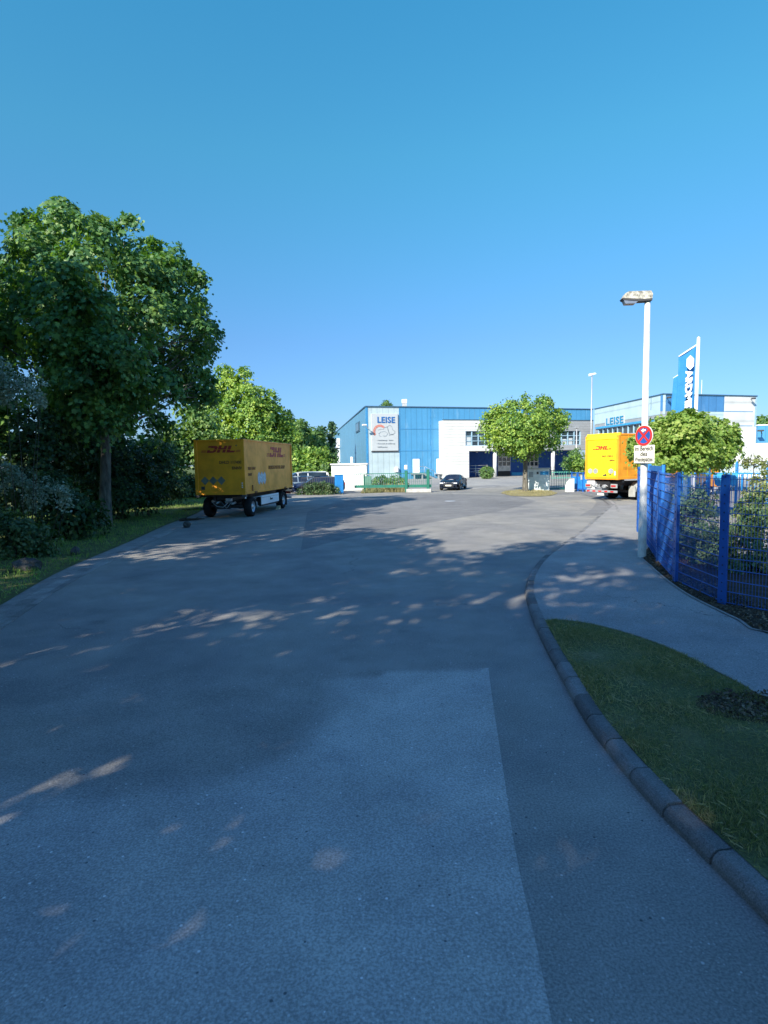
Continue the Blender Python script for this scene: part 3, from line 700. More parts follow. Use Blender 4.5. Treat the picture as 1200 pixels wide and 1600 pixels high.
dp = [(g.x + .55 * math.cos(t) * 1.1, g.y + .38 * math.sin(t)) for t in [i * PI / 8 for i in range(16)]]
sheet('bare_soil', dp, .108, M['earth'])
litter('dead_leaf_pile', dp, 420, 6, lambda x, y: .108, 'small patch of dark dead leaves at the lawn corner beside the path', size=.045)
# straw along kerb
blades('straw', gpoly, 9000, .06, M['blade_dry'], 9, lambda x, y: sz(x, y) + .014, None, 3.0); tag(bpy.data.objects['straw'], 'pale dry stalks scattered over the lawn by the kerb', 'dry grass', kind='stuff')

# rocks and branches on the verge
def rock(px, py, rx, rz, seed, label):
    g = G(px, py, .03); rg = random.Random(seed); mb = MB(); n, m = 10, 6; vs = []
    for i in range(m + 1):
        ph = PI * i / m
        for k in range(n):
            t = 2 * PI * k / n; j = 1 + rg.uniform(-.16, .16)
            vs.append((rx * j * math.sin(ph) * math.cos(t), rx * .75 * j * math.sin(ph) * math.sin(t), rz * math.cos(ph) * (1 + rg.uniform(-.1, .1)) + rz * .55))
    fs = [(i * n + k, i * n + (k + 1) % n, (i + 1) * n + (k + 1) % n, (i + 1) * n + k) for i in range(m) for k in range(n)]
    o = mb.add(vs, fs).build('rock', M['rock']); o.location = g; o.rotation_euler = (0, 0, rg.uniform(0, 3)); tag(o, label, 'rock', 'rocks on the grass verge')
rock(42, 890, .36, .20, 1, 'largest grey rock, low and wide, at the left edge of the verge')
rock(118, 866, .16, .15, 2, 'small upright stone in the middle of the grass verge')
rock(292, 823, .20, .16, 3, 'pale stone at the road edge right of the maple trunk')
def branch(px, py, L, a, seed, label):
    g = G(px, py, .05); rg = random.Random(seed); mb = MB(); pts = [Vector((0, 0, 0))]
    for i in range(5): pts.append(pts[-1] + Vector((L / 5 * math.cos(a) + rg.uniform(-.05, .05), L / 5 * math.sin(a) + rg.uniform(-.08, .08), rg.uniform(-.01, .03))))
    mb.path(pts, [.07, .065, .06, .05, .04, .02], 7)
    for i in (1, 2, 3): mb.path([pts[i], pts[i] + Vector((rg.uniform(-.2, .4), rg.uniform(-.3, .3), rg.uniform(.05, .15)))], [.03, .012], 5)
    o = mb.build('fallen_branch', M['wood']); o.location = g; tag(o, label, 'branch', 'dead wood on the verge')
branch(280, 813, 1.2, .1, 1, 'dark fallen branch on the verge behind the pale stone')
branch(285, 797, 1.6, .3, 2, 'dark log lying on the grass beside the trailer front wheel')

# ------------------------------------------------------------------ buildings
def facing(name, label, cat, fr, group=None): return thing(name, label, cat, tuple(fr.o), fr.ang, group)
A = W(572, 638, 88); B = W(926, 641, 99.5); HH = 11.05
fh = Frame(A, B); HL = fh.len
Cc = W(519, 682, 176)
hall = facing('warehouse', 'large blue clad warehouse with a pale signboard strip at its left corner', 'warehouse', fh)
# local footprint of the left side wall end
def loc(fr, p): d = Vector((p[0], p[1], 0)) - fr.o; return (d.dot(fr.u), d.dot(fr.n))
cl = loc(fh, Cc)
w0, w1 = fh.hit(599 - 2, 690)[0], fh.hit(624.5, 690)[0]        # edges: blue corner | pale strip | blue
e0 = fh.hit(576, 690)[0]
def slab(u0, u1, z0, z1, y0=0.0, y1=.3): return MB().box(u0, u1, y0, y1, z0, z1)
MB().box(.0, fh.hit(575.5, 690)[0] + .0, 0, .4, 0, HH).build('corner_panel', M['trim_blue'], hall)
c0 = fh.hit(575.5, 690)[0]; 
slab(c0, w1, 0, HH, .05, .4).build('pale_wall', M['hall_pale'], hall)
mb = MB()
uo_ = fh.hit(696, 700)[0]; mb.box(w1, uo_, .02, .4, 0, HH); mb.box(uo_, HL, .02, .4, 8.2, HH); mb.build('blue_wall', M['hall_blue'], hall)
mb = MB()                                                       # joints of the blue cladding
for px in (624.6, 673): u = fh.hit(px, 690)[0]; mb.box(u - .06, u + .06, -.02, .02, 0, HH - .1)
for py in (670.3, 704.5): z = fh.hit(640, py)[1]; mb.box(w1, uo_ if z < 8.3 else HL - .1, -.018, .02, z - .035, z + .035)
mb.build('panel_joint', M['trim_blue'], hall)
# side wall, back, roof
def obox(mb, p, q, t, z0, z1):   # wall from p to q (local), thickness t
    d = Vector((q[0] - p[0], q[1] - p[1])).normalized(); nn = Vector((-d.y, d.x)) * -t
    a = [(p[0], p[1]), (q[0], q[1]), (q[0] + nn.x, q[1] + nn.y), (p[0] + nn.x, p[1] + nn.y)]
    return mb.prism(a, z0, z1, 'xy')
obox(MB(), (-.02, .45), cl, .3, 0, HH - .05).build('side_wall', M['hall_side'], hall)
mb = MB(); mb.prism([(0.3, .4), (HL - .1, .4), (HL + 6, cl[1]), (cl[0], cl[1])], HH - .6, HH - .12, 'xy'); mb.build('roof', M['roof'], hall)
mb = MB(); mb.box(-.1, HL + .1, -.10, .45, HH, HH + .16); obox(mb, (-.15, .46), (cl[0] - .1, cl[1]), .35, HH - .04, HH + .14); mb.build('parapet_cap', M['trim_dark'], hall)
# side wall windows and pipes (frame of the side wall)
fs_ = Frame(Cc, A + Vector((0, 0, 0)))
def on_side(px, py): u, z = fs_.hit(px, py); p = fs_.o + fs_.u * u; return p, z
def side_box(mb, x0, y0, x1, y1, d=.25):
    u0, u1, z0, z1 = fs_.box(x0, y0, x1, y1); c = []
    for u, dd in ((u0, -d), (u1, -d), (u1, .1), (u0, .1)):
        p = fs_.o + fs_.u * u + fs_.n * dd; c.append(loc(fh, p))
    return mb.prism(c, z0, z1, 'xy')
wf = side_box(MB(), 557.3, 660, 563.3, 675.3, .2).build('window', M['trim_dark'], hall)
side_box(MB(), 558.2, 661.8, 562.6, 673.5, .26).build('pane', M['glass'], wf)
wf = side_box(MB(), 524, 686, 529, 699, .3).build('window', M['win_frame'], hall); side_box(MB(), 524.8, 687.5, 528.2, 697, .4).build('pane', M['glass'], wf)
wf = side_box(MB(), 523, 704, 528, 718, .3).build('window', M['win_frame'], hall); side_box(MB(), 523.8, 706, 527.4, 716, .4).build('pane', M['glass'], wf)
side_box(MB(), 529.3, 685, 531, 726, .6).build('downpipe', M['white'], hall)
side_box(MB(), 521, 701.5, 531, 703, 2.2).build('balcony', M['dkgrey'], hall)
u, z = fh.hit(570, 670)
mb = MB(); mb.tube((.3, .1, z), (-.5, -1.3, z + .5), .05); mb.box(-1.0, -.3, -1.5, -1.0, z + .35, z + .6, .08); mb.build('wall_lamp', M['white'], hall)
# signboard
u0, u1, z0, z1 = fh.box(580, 646.5, 621.5, 704.5)
sb = MB().box(u0, u1, -.22, .04, z0, z1, .03).build('signboard', M['board'], hall)
MB().box(u0 - .04, u1 + .04, -.12, .03, z0 - .14, z0 - .02).build('sign_frame', M['dkgrey'], sb)
def ftext(fr, parent, txt, x0, y0, x1, mat, y_off=-.24, bold=.0, name='lettering', shear=0.0, hgt=None, ytop=None):
    """text whose baseline-left sits at pixel (x0,y0), right end at x1, cap height up to ytop"""
    a = fr.hit(x0, y0); b = fr.hit(x1, y0); h = fr.hit(x0, ytop)[1] - a[1]
    o = text_part(name, txt, h / .70, mat, parent, (a[0], y_off, a[1]), bold=bold, shear=shear, extrude=.03, space=1.08)
    wdt = max(v.co.x for v in o.data.vertices) - min(v.co.x for v in o.data.vertices)
    o.scale = ((b[0] - a[0]) / wdt, 1, 1); return o
ftext(fh, sb, 'LEISE', 588.5, 660.5, 615.8, M['letter_blue'], bold=.035, ytop=651.5)
# red arc segments with gaps
cu, cz = fh.hit(592.8, 674.5); Ra = fh.hit(592.8, 663.4)[1] - cz
mb = MB()
for i in range(9):
    a0 = R_(215 - i * 19.5); a1 = R_(215 - i * 19.5 - 17); q = [(cu + r * math.cos(a), cz + r * math.sin(a)) for r, a in ((Ra, a0), (Ra, a1), (Ra * .68, a1), (Ra * .68, a0))]
    mb.prism(q, -.25, -.21, 'xz')
mb.build('emblem_arc', M['board_red'], sb)
def fpoly(mb, fr, pts, y0=-.25, y1=-.21): return mb.prism([fr.hit(*p) for p in pts], y0, y1, 'xz')
def fline(mb, fr, pts, wd=.09, y0=-.25, y1=-.21):
    q = [fr.hit(*p) for p in pts]
    for a, b in zip(q, q[1:]):
        d = Vector((b[0] - a[0], b[1] - a[1])); 
        if d.length < 1e-4: continue
        nn = Vector((-d.y, d.x)).normalized() * wd / 2
        mb.prism([(a[0] + nn.x, a[1] + nn.y), (b[0] + nn.x, b[1] + nn.y), (b[0] - nn.x, b[1] - nn.y), (a[0] - nn.x, a[1] - nn.y)], y0, y1, 'xz')
    return mb
mb = MB()     # outline drawing of a truck, a van and cars
fline(mb, fh, [(604, 667), (608, 664.5), (611, 666), (613, 672), (616, 673.5), (616, 677), (612, 679), (607.5, 678), (605, 670), (604, 667)])
fline(mb, fh, [(598, 669), (604, 667), (607.5, 678)]); fline(mb, fh, [(607, 680), (610, 679), (614, 679)], .14)
fline(mb, fh, [(590, 672), (594, 670.5), (599, 671)]); fline(mb, fh, [(591, 678), (594, 675), (600, 674), (605, 677), (603, 681), (597, 681)])
fline(mb, fh, [(592, 681), (591, 677)]); fline(mb, fh, [(592.5, 681.2), (595, 682)]); fline(mb, fh, [(599, 682), (602, 681.4)])
mb.build('vehicle_drawing', M['board_ink'], sb)
for yb, tx, xr in ((688.8, '• Nutzfahrzeuge · Service', 613.5), (694.0, '• Karosserie & Lackierung', 616), (699.3, '• Unfallreparatur', 604.5)):
    ftext(fh, sb, tx, 588, yb, xr, M['board_ink'], ytop=yb - 2.0)
# doors with stairs on the hall
zb = 0.0
for i, (x0, x1, y0, y1) in enumerate(((645, 655.3, 717, 739.5), (682, 691.4, 716.7, 739.5))):
    u0, u1, z0, z1 = fh.box(x0, y0, x1, y1)
    dr = MB().box(u0, u1, -.08, .1, z0, z1).build('door', M['white'], hall)
    MB().box(u0 - .12, u1 + .12, -.05, .08, z1, z1 + .14).build('frame', M['trim_blue'], dr)
    st = MB(); st.box(u0 - .4, u1 + .3, -1.5, -.09, z0 - .14, z0 - .02); st.box(u0 - .3, u0 - .1, -1.4, -1.2, 0, z0 - .14); st.box(u1 - .1, u1 + .1, -1.4, -1.2, 0, z0 - .14)
    for k in range(5): zz = (z0 - .1) * (1 - (k + 1) / 6); st.box(u1 + .3 + k * .3, u1 + .6 + k * .3, -1.5, -.3, zz - .03, zz + .03)
    for yy in (-1.5, -.35): st.prism([(u1 + .25, z0 - .25), (u1 + .4, z0 - .02), (u1 + 2.0, 0.1), (u1 + 1.8, -.1)], yy, yy + .06, 'xz')
    stp = st.build('stairs', M['steel'], hall)
    rl = MB()
    for xx in (u0 - .4, u1 + .3): rl.tube((xx, -1.5, z0), (xx, -1.5, z0 + 1.05), .03, n=6)
    rl.tube((u0 - .4, -1.5, z0 + 1.05), (u1 + .3, -1.5, z0 + 1.05), .03, n=6); rl.tube((u0 - .4, -1.5, z0 + .55), (u1 + .3, -1.5, z0 + .55), .02, n=6)
    rl.tube((u1 + .3, -1.5, z0 + 1.05), (u1 + 2.0, -1.5, 1.1), .03, n=6); rl.tube((u1 + 2.0, -1.5, .1), (u1 + 2.0, -1.5, 1.1), .03, n=6)
    rl.build('handrail', M['steel'], stp)
u0, u1, z0, z1 = fh.box(617, 729.5, 621, 737.5); MB().box(u0, u1, -.5, .06, z0, z1, .05).build('meter_box', M['white'], hall)
# roof plant
p = W(632, 640, 94); 
st = thing('roof_chimney', 'square light metal exhaust stack rising above the blue warehouse roof', 'chimney', (p.x, 94, HH - .3))
MB().box(-.36, .36, -.36, .36, 0, 1.35).build('stack', M['steel'], st); MB().box(-.42, .42, -.42, .42, 1.351, 1.95, .04).build('cowl', M['white'], st)

# --- office block in front of the hall
OA = W(693, 657, 89.4); OB = W(927, 656, 96.5); fo = Frame(OA, OB); OL = fo.len; OH = 8.98
off = facing('office_block', 'white and grey ribbed office block with blue recessed ground floor and columns', 'office building', fo)
def ob(x0, y0, x1, y1): return fo.box(x0, y0, x1, y1)
zc = fo.hit(760, 704.5)[1]           # underside of the upper storey
ur0 = fo.hit(733, 720)[0]; um = fo.hit(800, 690)[0]
uw = [fo.hit(x, 690)[0] for x in (727.5, 778, 868, 907.5)]; zw0 = fo.hit(740, 696.5)[1]; zw1 = fo.hit(740, 673.5)[1]
def wall_with_holes(mb, u0, u1, z0, z1, holes, y0, y1):
    hs = sorted(holes); x = u0
    for a, b, c, d in hs:
        if a > x: mb.box(x, a, y0, y1, z0, z1)
        mb.box(a, b, y0, y1, z0, c); mb.box(a, b, y0, y1, d, z1); x = b
    if x < u1: mb.box(x, u1, y0, y1, z0, z1)
mb = MB(); wall_with_holes(mb, 0, um, zc, OH, [(uw[0], uw[1], zw0, zw1)], 0, .35); mb.box(0, ur0, 0, .35, 0, zc); mb.build('white_wall', M['office_white'], off)
mb = MB(); wall_with_holes(mb, um, OL, zc, OH, [(uw[2], uw[3], zw0, zw1)], 0, .35); mb.build('grey_wall', M['office_grey'], off)
DB = 6.0
mb = MB(); mb.box(ur0, OL, DB, DB + .3, 0, zc - .01); mb.box(ur0 - .02, ur0 + .25, .36, DB, 0, zc - .01); mb.build('recess_wall', M['recess_blue'], off)
mb = MB(); mb.box(.31, OL, .36, DB + 2, zc, zc + .25); mb.build('soffit', M['column'], off)
mb = MB(); mb.box(.31, OL - .1, .36, 2.3, OH - .4, OH - .1); mb.build('roof', M['roof'], off)
mb = MB(); mb.box(-.05, OL, -.06, .4, OH, OH + .12); mb.build('parapet_cap', M['trim_dark'], off)
MB().box(0.0, .3, .36, 2.4, 0, OH - .02).build('end_wall', M['office_white'], off)
def window_grid(parent, u0, u1, z0, z1, nx, rows, y=.12, frm='win_frame'):
    wdw = MB(); t = .07
    wdw.box(u0, u1, y, y + .12, z1 - t, z1); wdw.box(u0, u1, y - .1, y + .12, z0, z0 + t)
    for i in range(nx + 1): u = u0 + (u1 - u0) * i / nx; uu = min(max(u, u0 + t), u1 - t); wdw.box(uu - t, uu + t, y - .02, y + .13, z0 + t, z1 - t)
    for r in rows: z = z0 + (z1 - z0) * r; wdw.box(u0 + t, u1 - t, y, y + .10, z - .05, z + .05)
    f = wdw.build('window', M[frm], parent); MB().box(u0, u1, y + .15, y + .18, z0, z1).build('pane', M['glass'], f)
    rg = random.Random(int(u0 * 10))
    for i in range(nx):
        if rg.random() < .7: ua = u0 + (u1 - u0) * (i + .15) / nx; ub = u0 + (u1 - u0) * (i + rg.uniform(.5, .9)) / nx; MB().box(ua, ub, y + .10, y + .13, z0 + .1, z0 + (z1 - z0) * rg.uniform(.3, .62)).build('blind', M['board'], f)
    return f
window_grid(off, uw[0], uw[1], zw0, zw1, 5, (.33, .66))
window_grid(off, uw[2], uw[3], zw0, zw1, 4, (.33, .66))
for px in (775.5, 866.5):
    u = fo.hit(px, 730)[0]; MB().tube((u, .5, 0), (u, .5, zc), .30, n=20).build('column', M['column'], off)
fd = Frame(fo.o + fo.n * DB, fo.o + fo.n * DB + fo.u * OL)
for x0, x1 in ((777.5, 797), (821, 840.5)):      # sectional roller doors
    u0, u1, z0, z1 = fd.box(x0, 707.5, x1, 736); mb = MB()
    for k in range(4):
        za = z0 + (z1 - z0) * k / 4; zb2 = z0 + (z1 - z0) * (k + 1) / 4
        mb.box(u0, u1, DB - .14, DB - .05, za, za + .14)
        for q in range(4): uu = u0 + (u1 - u0) * q / 3; mb.box(max(u0, uu - .09), min(u1, uu + .09), DB - .139, DB - .05, za + .14, zb2)
    mb.box(u0, u1, DB - .145, DB - .05, z0 + .14, z0 + (z1 - z0) * .26)
    d_ = mb.build('roller_door', M['steel'], off); MB().box(u0, u1, DB - .05, DB - .02, z0, z1).build('pane', M['glass'], d_)
    MB().box(u0, u1, DB - .06, DB - .01, 0.02, z0 - .02).build('door_opening', M['black'], off)
u0, u1, z0, z1 = fd.box(799, 738, 822, 748); MB().box(u0, u1, DB - .16, DB - .01, 0, z1).build('light_base', M['light_blue'], off)
u0, u1, z0, z1 = fd.box(765, 733, 775, 748); MB().box(u0, u1, DB - .16, DB - .01, 0, z1).build('light_base', M['light_blue'], off)
for px, py in ((744, 706.5), (757, 707.5), (868, 710), (876, 709)): u, z = fd.hit(px, py); MB().lathe([(0, -.1), (.14, -.08), (.18, 0), (.12, .08), (0, .1)], (u, DB - .3, z), 'z', 10).build('recess_lamp', M['white'], off)
mb = MB()                                        # external steps with rail
u, _ = fo.hit(748, 740)
for k in range(4): mb.box(u + 1.2 - k * .35, u + 2.4, 2 + k * .0, 3.2, k * .35, k * .35 + .06)
for k in range(3): mb.tube((u - 1.4, 2, .9 + .5 * k), (u + 2.4, 2, .9 + .5 * k), .04, n=6)
for uu in (-1.4, .4, 2.4): mb.tube((u + uu, 2, 0), (u + uu, 2, 2.0), .05, n=6)
mb.build('loading_steps', M['steel'], off)

# --- right wing: wall facing left and front wall
WA = W(929, 640, 91.5); WB = W(1036, 617.5, 72); fw = Frame(WA, WB); WH = 10.4; WL = fw.len
wing = facing('wing_building', 'right wing with pale upper band, grey ribbed wall and white front', 'company building', fw)
zg = fw.hit(1000, 645)[1]; zwt = fw.hit(945, 665.5)[1]; zg = 8.0
MB().box(0, WL, .02, .35, zg, WH).build('pale_band', M['wing_pale'], wing)
u0 = fw.hit(925 + 8, 680)[0]; u1 = fw.hit(1020, 680)[0]
zw_t = fw.hit(960, 667)[1]; zw_b = fw.hit(960, 686)[1]
mb = MB(); wall_with_holes(mb, 0, WL, 0, zg - .02, [(1.2, WL * .86, zw_b - .4, zw_t)], .05, .4); mb.build('grey_wall', M['office_grey'], wing)
window_grid(wing, 1.2, WL * .86, zw_b - .4, zw_t, 10, (.45,), .12)
MB().box(.6, WL * .9, -.10, .06, zw_t + .03, zw_t + .30).build('window_lintel', M['light_blue'], wing)
MB().box(-.05, WL + .05, -.06, .4, WH, WH + .14).build('parapet_cap', M['trim_dark'], wing)
bx = fw.box(946.5, 652, 975, 664)
lb = MB().box(fw.hit(946, 658)[0], fw.hit(975.5, 658)[0], -.06, .05, fw.hit(960, 663.8)[1], fw.hit(960, 651.5)[1]).build('letter_board', M['board'], wing)
ftext(fw, lb, 'LEISE', 947.5, 664.2, 974, M['letter_teal'], y_off=-.09, bold=.03, ytop=654.0)
FA = WB; FB = W(1180, 621, 76.3); ff = Frame(FA, FB); FL = ff.len
wf_ = facing('company_building', 'front of the right wing, blue cladding with white panelled end', 'company building', ff)
um2 = ff.hit(1131, 660)[0]; zf1 = ff.hit(1100, 643)[1]
MB().box(.0, um2, .02, .4, zf1, WH).build('blue_band', M['wing_blue'], wf_)
MB().box(.0, um2 * .45, .03, .4, 0, zf1 - .02).build('grey_wall', M['office_grey'], wf_)
MB().box(um2 * .45, um2, .03, .4, 0, zf1 - .02).build('pale_wall', M['wing_pale'], wf_)
MB().box(um2, FL, 0, .4, 0, WH).build('white_wall', M['wing_white'], wf_)
mb = MB()
for py in (643, 665.3, 692): z = ff.hit(1150, py)[1]; mb.box(um2, FL - .3, -.015, .02, z - .04, z + .04)
mb.build('panel_joint', M['trim_blue'], wf_)
MB().box(FL - .001, FL + .3, -.03, .45, 0, WH).build('corner_trim', M['win_frame'], wf_)
MB().box(-.05, FL + .35, -.08, .45, WH + .01, WH + .16).build('parapet_cap', M['trim_dark'], wf_)
MB().box(FL, FL + .28, .46, 20, 0, WH - .05).build('end_wall', M['wing_white'], wf_)
mb = MB(); q_ = loc(ff, WA); mb.prism([(0.2, .45), (FL - .1, .45), (FL - .1, q_[1]), (q_[0] + .5, q_[1])], WH - .5, WH - .2, 'xy'); mb.build('roof', M['roof'], wf_)
for px, py in ((1043, 622.5), (1174, 624)): mb = MB(); u, z = ff.hit(px, py); mb.tube((u, .1, z), (u - .3, -.5, z + .1), .05); mb.box(u - .55, u - .15, -.85, -.4, z - .05, z + .15, .05); mb.build('wall_lamp', M['dkgrey'], wf_)
for px, dz in ((1026, 2.4), (1092.5, 3.0), (1111, 2.2)): u = ff.hit(px, 618)[0]; MB().tube((u, 1.5, WH - .3), (u, 1.5, WH + dz), .05, .02, 6).build('antenna', M['white'], wf_)
NA = W(1184, 665, 70); NB = Vector((NA.x + 26, 66, 0)); fn = Frame(NA, NB); NH = NA.z
an = facing('annex_building', 'blue topped white building at the right edge behind the wing', 'building', fn)
zn = fn.hit(1188, 692)[1]
MB().box(0, fn.len, 0, .4, zn, NH).build('blue_band', M['hall_blue'], an); MB().box(0.02, fn.len, .05, .4, 0, zn).build('white_wall', M['white_r'], an)
MB().box(-.05, fn.len, -.05, .45, NH, NH + .12).build('parapet_cap', M['white'], an); MB().box(0, .3, .41, 16, 0, NH - .1).build('end_wall', M['white_r'], an); MB().box(.3, fn.len, .41, 16, NH - .5, NH - .3).build('roof', M['roof'], an)
u, z = fn.hit(1191, 680); mb = MB(); mb.tube((u, .1, z + .2), (u - .7, -1.2, z + .5), .06); mb.box(u - 1.1, u - .5, -1.6, -1.1, z + .4, z + .6, .06); mb.build('wall_lamp', M['dkgrey'], an)

# --- white garage and low wall left
GA = W(519, 725, 55); GB = W(572.5, 726, 55); fg = Frame(GA, GB)
ga = facing('garage', 'flat roofed white rendered garage below the blue warehouse wall', 'garage', fg)
gz1 = fg.hit(550, 726)[1]; ul = fg.hit(518, 740)[0]
MB().box(ul, fg.len, 0, 5, 0, gz1).build('wall', M['white_r'], ga); MB().box(ul - .1, fg.len + .1, -.12, 5.1, gz1, gz1 + .12).build('roof_slab', M['white'], ga)
u0, u1, z0, z1 = fg.box(530, 734, 565, 765); mb = MB(); mb.box(u0, u1, -.05, 0.02, z1, z1 + .06)
mb.build('lintel', M['concrete'], ga); MB().box(u0 + .05, u1 - .05, -.035, .02, 0.03, z1 - .02).build('door', M['white'], ga)
u = fg.hit(549, 720)[0]; MB().tube((u, .8, gz1), (u, .8, gz1 + .75), .12, n=8).build('vent_pipe', M['white'], ga)
LA = W(440, 746, 57.5); LB = W(535, 746, 57); fl = Frame(LA, LB)
lw = MB().box(0, fl.len - .3, 0, .25, 0, fl.hit(500, 744.5)[1]).build('low_wall', M['white_r']); lw.location = fl.o; lw.rotation_euler = (0, 0, fl.ang); tag(lw, 'low white wall behind the parked cars left of the garage', 'wall')

# ------------------------------------------------------------------ yard furniture: gates, fences, cabinet
def bar_gate(name, label, a, b, z0, z1, mat, pitch=.13, rail=.05, posts=True, cat='gate', bottom=None):
    fr = Frame(a, b); t = facing(name, label, cat, fr); L = fr.len
    MB().box(0, L, -.03, .03, z1 - rail, z1).build('rail', mat, t)
    bz = z0 + (bottom or rail); MB().box(0, L, -.05, .05, z0, bz).build('rail', mat, t)
    mb = MB(); n = int(L / pitch)
    for i in range(n + 1): u = .02 + (L - .04) * i / n; mb.box(u - .014, u + .014, -.014, .014, bz, z1 - rail)
    mb.build('bars', mat, t); return t, fr
ga_, gb_ = W(553.5, 740, 50.8), W(674, 738.5, 49.8)
zt = ga_.z
gt, fr = bar_gate('sliding_gate', 'green sliding bar gate with thick bottom beam before the warehouse', ga_, gb_, .42, zt, M['gate_green'], .17, .06, bottom=.24)
for px, dz in ((635, .2), (669, .28)): u = fr.hit(px, 750)[0]; MB().box(u - .13, u + .13, -.22, -.05, 0, zt + dz, .02).build('post', M['gate_green'], gt)
u = fr.hit(568.7, 750)[0]; MB().box(u - .06, u + .06, .06, .18, 0, zt - .1).build('post', M['gate_green'], gt)
u = fr.hit(634.5, 730)[0]; MB().box(u - .14, u + .14, -.25, .0, zt + .28, zt + .68, .05).build('signal_box', M['white'], gt)
u0, u1, z0, z1 = fr.box(635.5, 762.3, 674.5, 770); c = MB().box(u0, u1, -.5, .2, 0, .3, .03).build('gate_plinth', M['concrete']); c.location = fr.o; c.rotation_euler = (0, 0, fr.ang); tag(c, 'pale concrete plinth under the right end of the green gate', 'plinth')
# box cabinet behind the gate
p = G(578, 763); t = thing('junction_box', 'small green steel box standing behind the left end of the sliding gate', 'utility box', (p.x, 53, 0)); MB().box(-.3, .3, -.2, .2, 0, 1.4, .02).build('housing', paint('box_green', (.12, .25, .2), .5), t); MB().box(-.32, .32, -.22, .22, 1.5, 1.56, .01).build('lid', M['steel'], t)
# yellow grass strip
g0, g1, g2, g3 = G(598, 763), G(635, 763), G(634, 769.5), G(580, 769.5)
fpo = [(q.x, q.y) for q in (g0, g1, g2, g3)]; sheet('dry_strip', fpo, .02, M['dry'])
o = blades('dry_grass', fpo, 5000, .42, M['blade_dry'], 21, lambda x, y: .0, None, .25); tag(o, 'tall yellow dry grass under the green gate', 'dry grass', kind='stuff')
fpo = [(G(*q).x, G(*q).y) for q in ((575, 762), (598, 762), (596, 770), (565, 771))]
o = blades('weeds', fpo, 4000, .35, M['blade'], 22, lambda x, y: 0, None, .5); tag(o, 'green weeds at the foot of the sliding gate', 'weeds', kind='stuff')
# blue pillar and railing by the cars
p = G(530, 771.5); t = thing('blue_pillar', 'square bright blue gate pillar beside the white garage', 'pillar', (p.x, p.y, 0), R_(14)); hz = W(530, 742.5, p.y).z
MB().box(-.33, .33, -.33, .33, 0, hz, .02).build('pillar_body', M['gate_blue'], t); MB().box(-.36, .36, -.36, .36, hz, hz + .05, .01).build('cap', M['trim_blue'], t)
bar_gate('grey_railing', 'dark railing leading to the blue pillar in front of the cars', W(470, 742, 49.3), W(524, 745, p.y), .25, hz - .15, M['dkgrey'], .16, .05, cat='railing')
# utility cabinet
CA, CB = W(825, 765.5, 49.4), W(858.3, 763.5, 49.0); fc = Frame(CA, CB); hc = fc.hit(840, 733)[1]
cb = facing('substation_cabinet', 'white compact substation with vent grilles and blue plate behind the tree', 'utility cabinet', fc)
MB().box(0, fc.len, 0, 1.5, .0, hc, .02).build('housing', paint('cabinet_white', (.62, .68, .70), .6, dirt=.06), cb)
MB().box(-.06, fc.len + .06, -.08, 1.6, hc, hc + .09).build('roof_slab', M['concrete'], cb)
def cbx(x0, y0, x1, y1, nm, m, d=.03): u0, u1, z0, z1 = fc.box(x0, y0, x1, y1); MB().box(u0, u1, -d, .01, z0, z1).build(nm, M[m], cb)
cbx(826.5, 737.5, 833, 745.5, 'vent_grille', 'board_ink'); cbx(838.5, 737.2, 841.5, 740.8, 'warning_plate', 'dkgrey'); cbx(844, 736.5, 857, 742, 'blue_plate', 'light_blue'); 
# dark green mesh fence right of cabinet
bar_gate('mesh_fence', 'dark green mesh fence between cabinet and white pillar', W(858.8, 735, 51.6), W(889.5, 735, 49.6), .05, W(875, 734.5, 51).z, M['gate_green'], .2, .05, cat='fence')
bar_gate('green_handrail', 'green handrail in front of the recessed office entrance', W(862, 737, 72), W(893, 737, 72), .3, W(875, 737, 72).z, paint('rail_green', (.10, .38, .3), .5), .3, .1, cat='railing')
p = G(890.5, 768.3); t = thing('white_pillar', 'short white gate pillar with sloping top beside the blue gate', 'pillar', (p.x, p.y, 0)); hz = W(890, 748, p.y).z
MB().prism([(-.32, 0), (.26, 0), (.26, hz), (.02, hz - .04), (-.2, hz * .72), (-.32, hz * .45)], -.25, .25).build('pillar_body', M['white_r'], t); MB().box(.0, .28, -.27, .27, hz + .002, hz + .05).build('cap', M['concrete'], t)
def mesh_panel(t, u0, u1, z0, z1, mat, pu=.05, pz=.2, wr=.004, name='wire_mesh', y=0.0, thick=1.0):
    mb = MB(); n = max(2, int((u1 - u0) / pu))
    for i in range(n + 1): u = u0 + (u1 - u0) * i / n; mb.box(u - wr / 2 * thick, u + wr / 2 * thick, y - wr, y + wr, z0, z1)
    m = max(2, int(round((z1 - z0) / pz)))
    for i in range(m + 1):
        z = z0 + (z1 - z0) * i / m
        mb.box(u0, u1, y - .013, y - .005, z - .005, z + .005); mb.box(u0, u1, y + .005, y + .013, z - .005, z + .005)
    return mb.build(name, mat, t, fix=False)
a, b = W(893.5, 740, 48.2), W(921, 742, 45.5)
fr = Frame(a, b); t = facing('blue_gate', 'bright blue metal yard gate left of the yellow truck', 'gate', fr); hz = W(905, 738, 47).z
mb = MB(); L = fr.len
for u in (0, L * .32, L * .36, L * .66, L): mb.box(u - .05, u + .05, -.05, .05, 0, hz)
mb.box(.05, L - .05, -.03, .03, hz - .08, hz - .01); mb.box(.05, L - .05, -.03, .03, .15, .25); mb.build('gate_frame', M['fence_blue'], t)
MB().box(.05, L - .05, -.015, .015, .25, hz - .35).build('gate_panel', M['gate_blue'], t); MB().box(L * .55, L * .62, -.06, .02, hz * .62, hz * .85).build('lock_plate', M['board'], t)

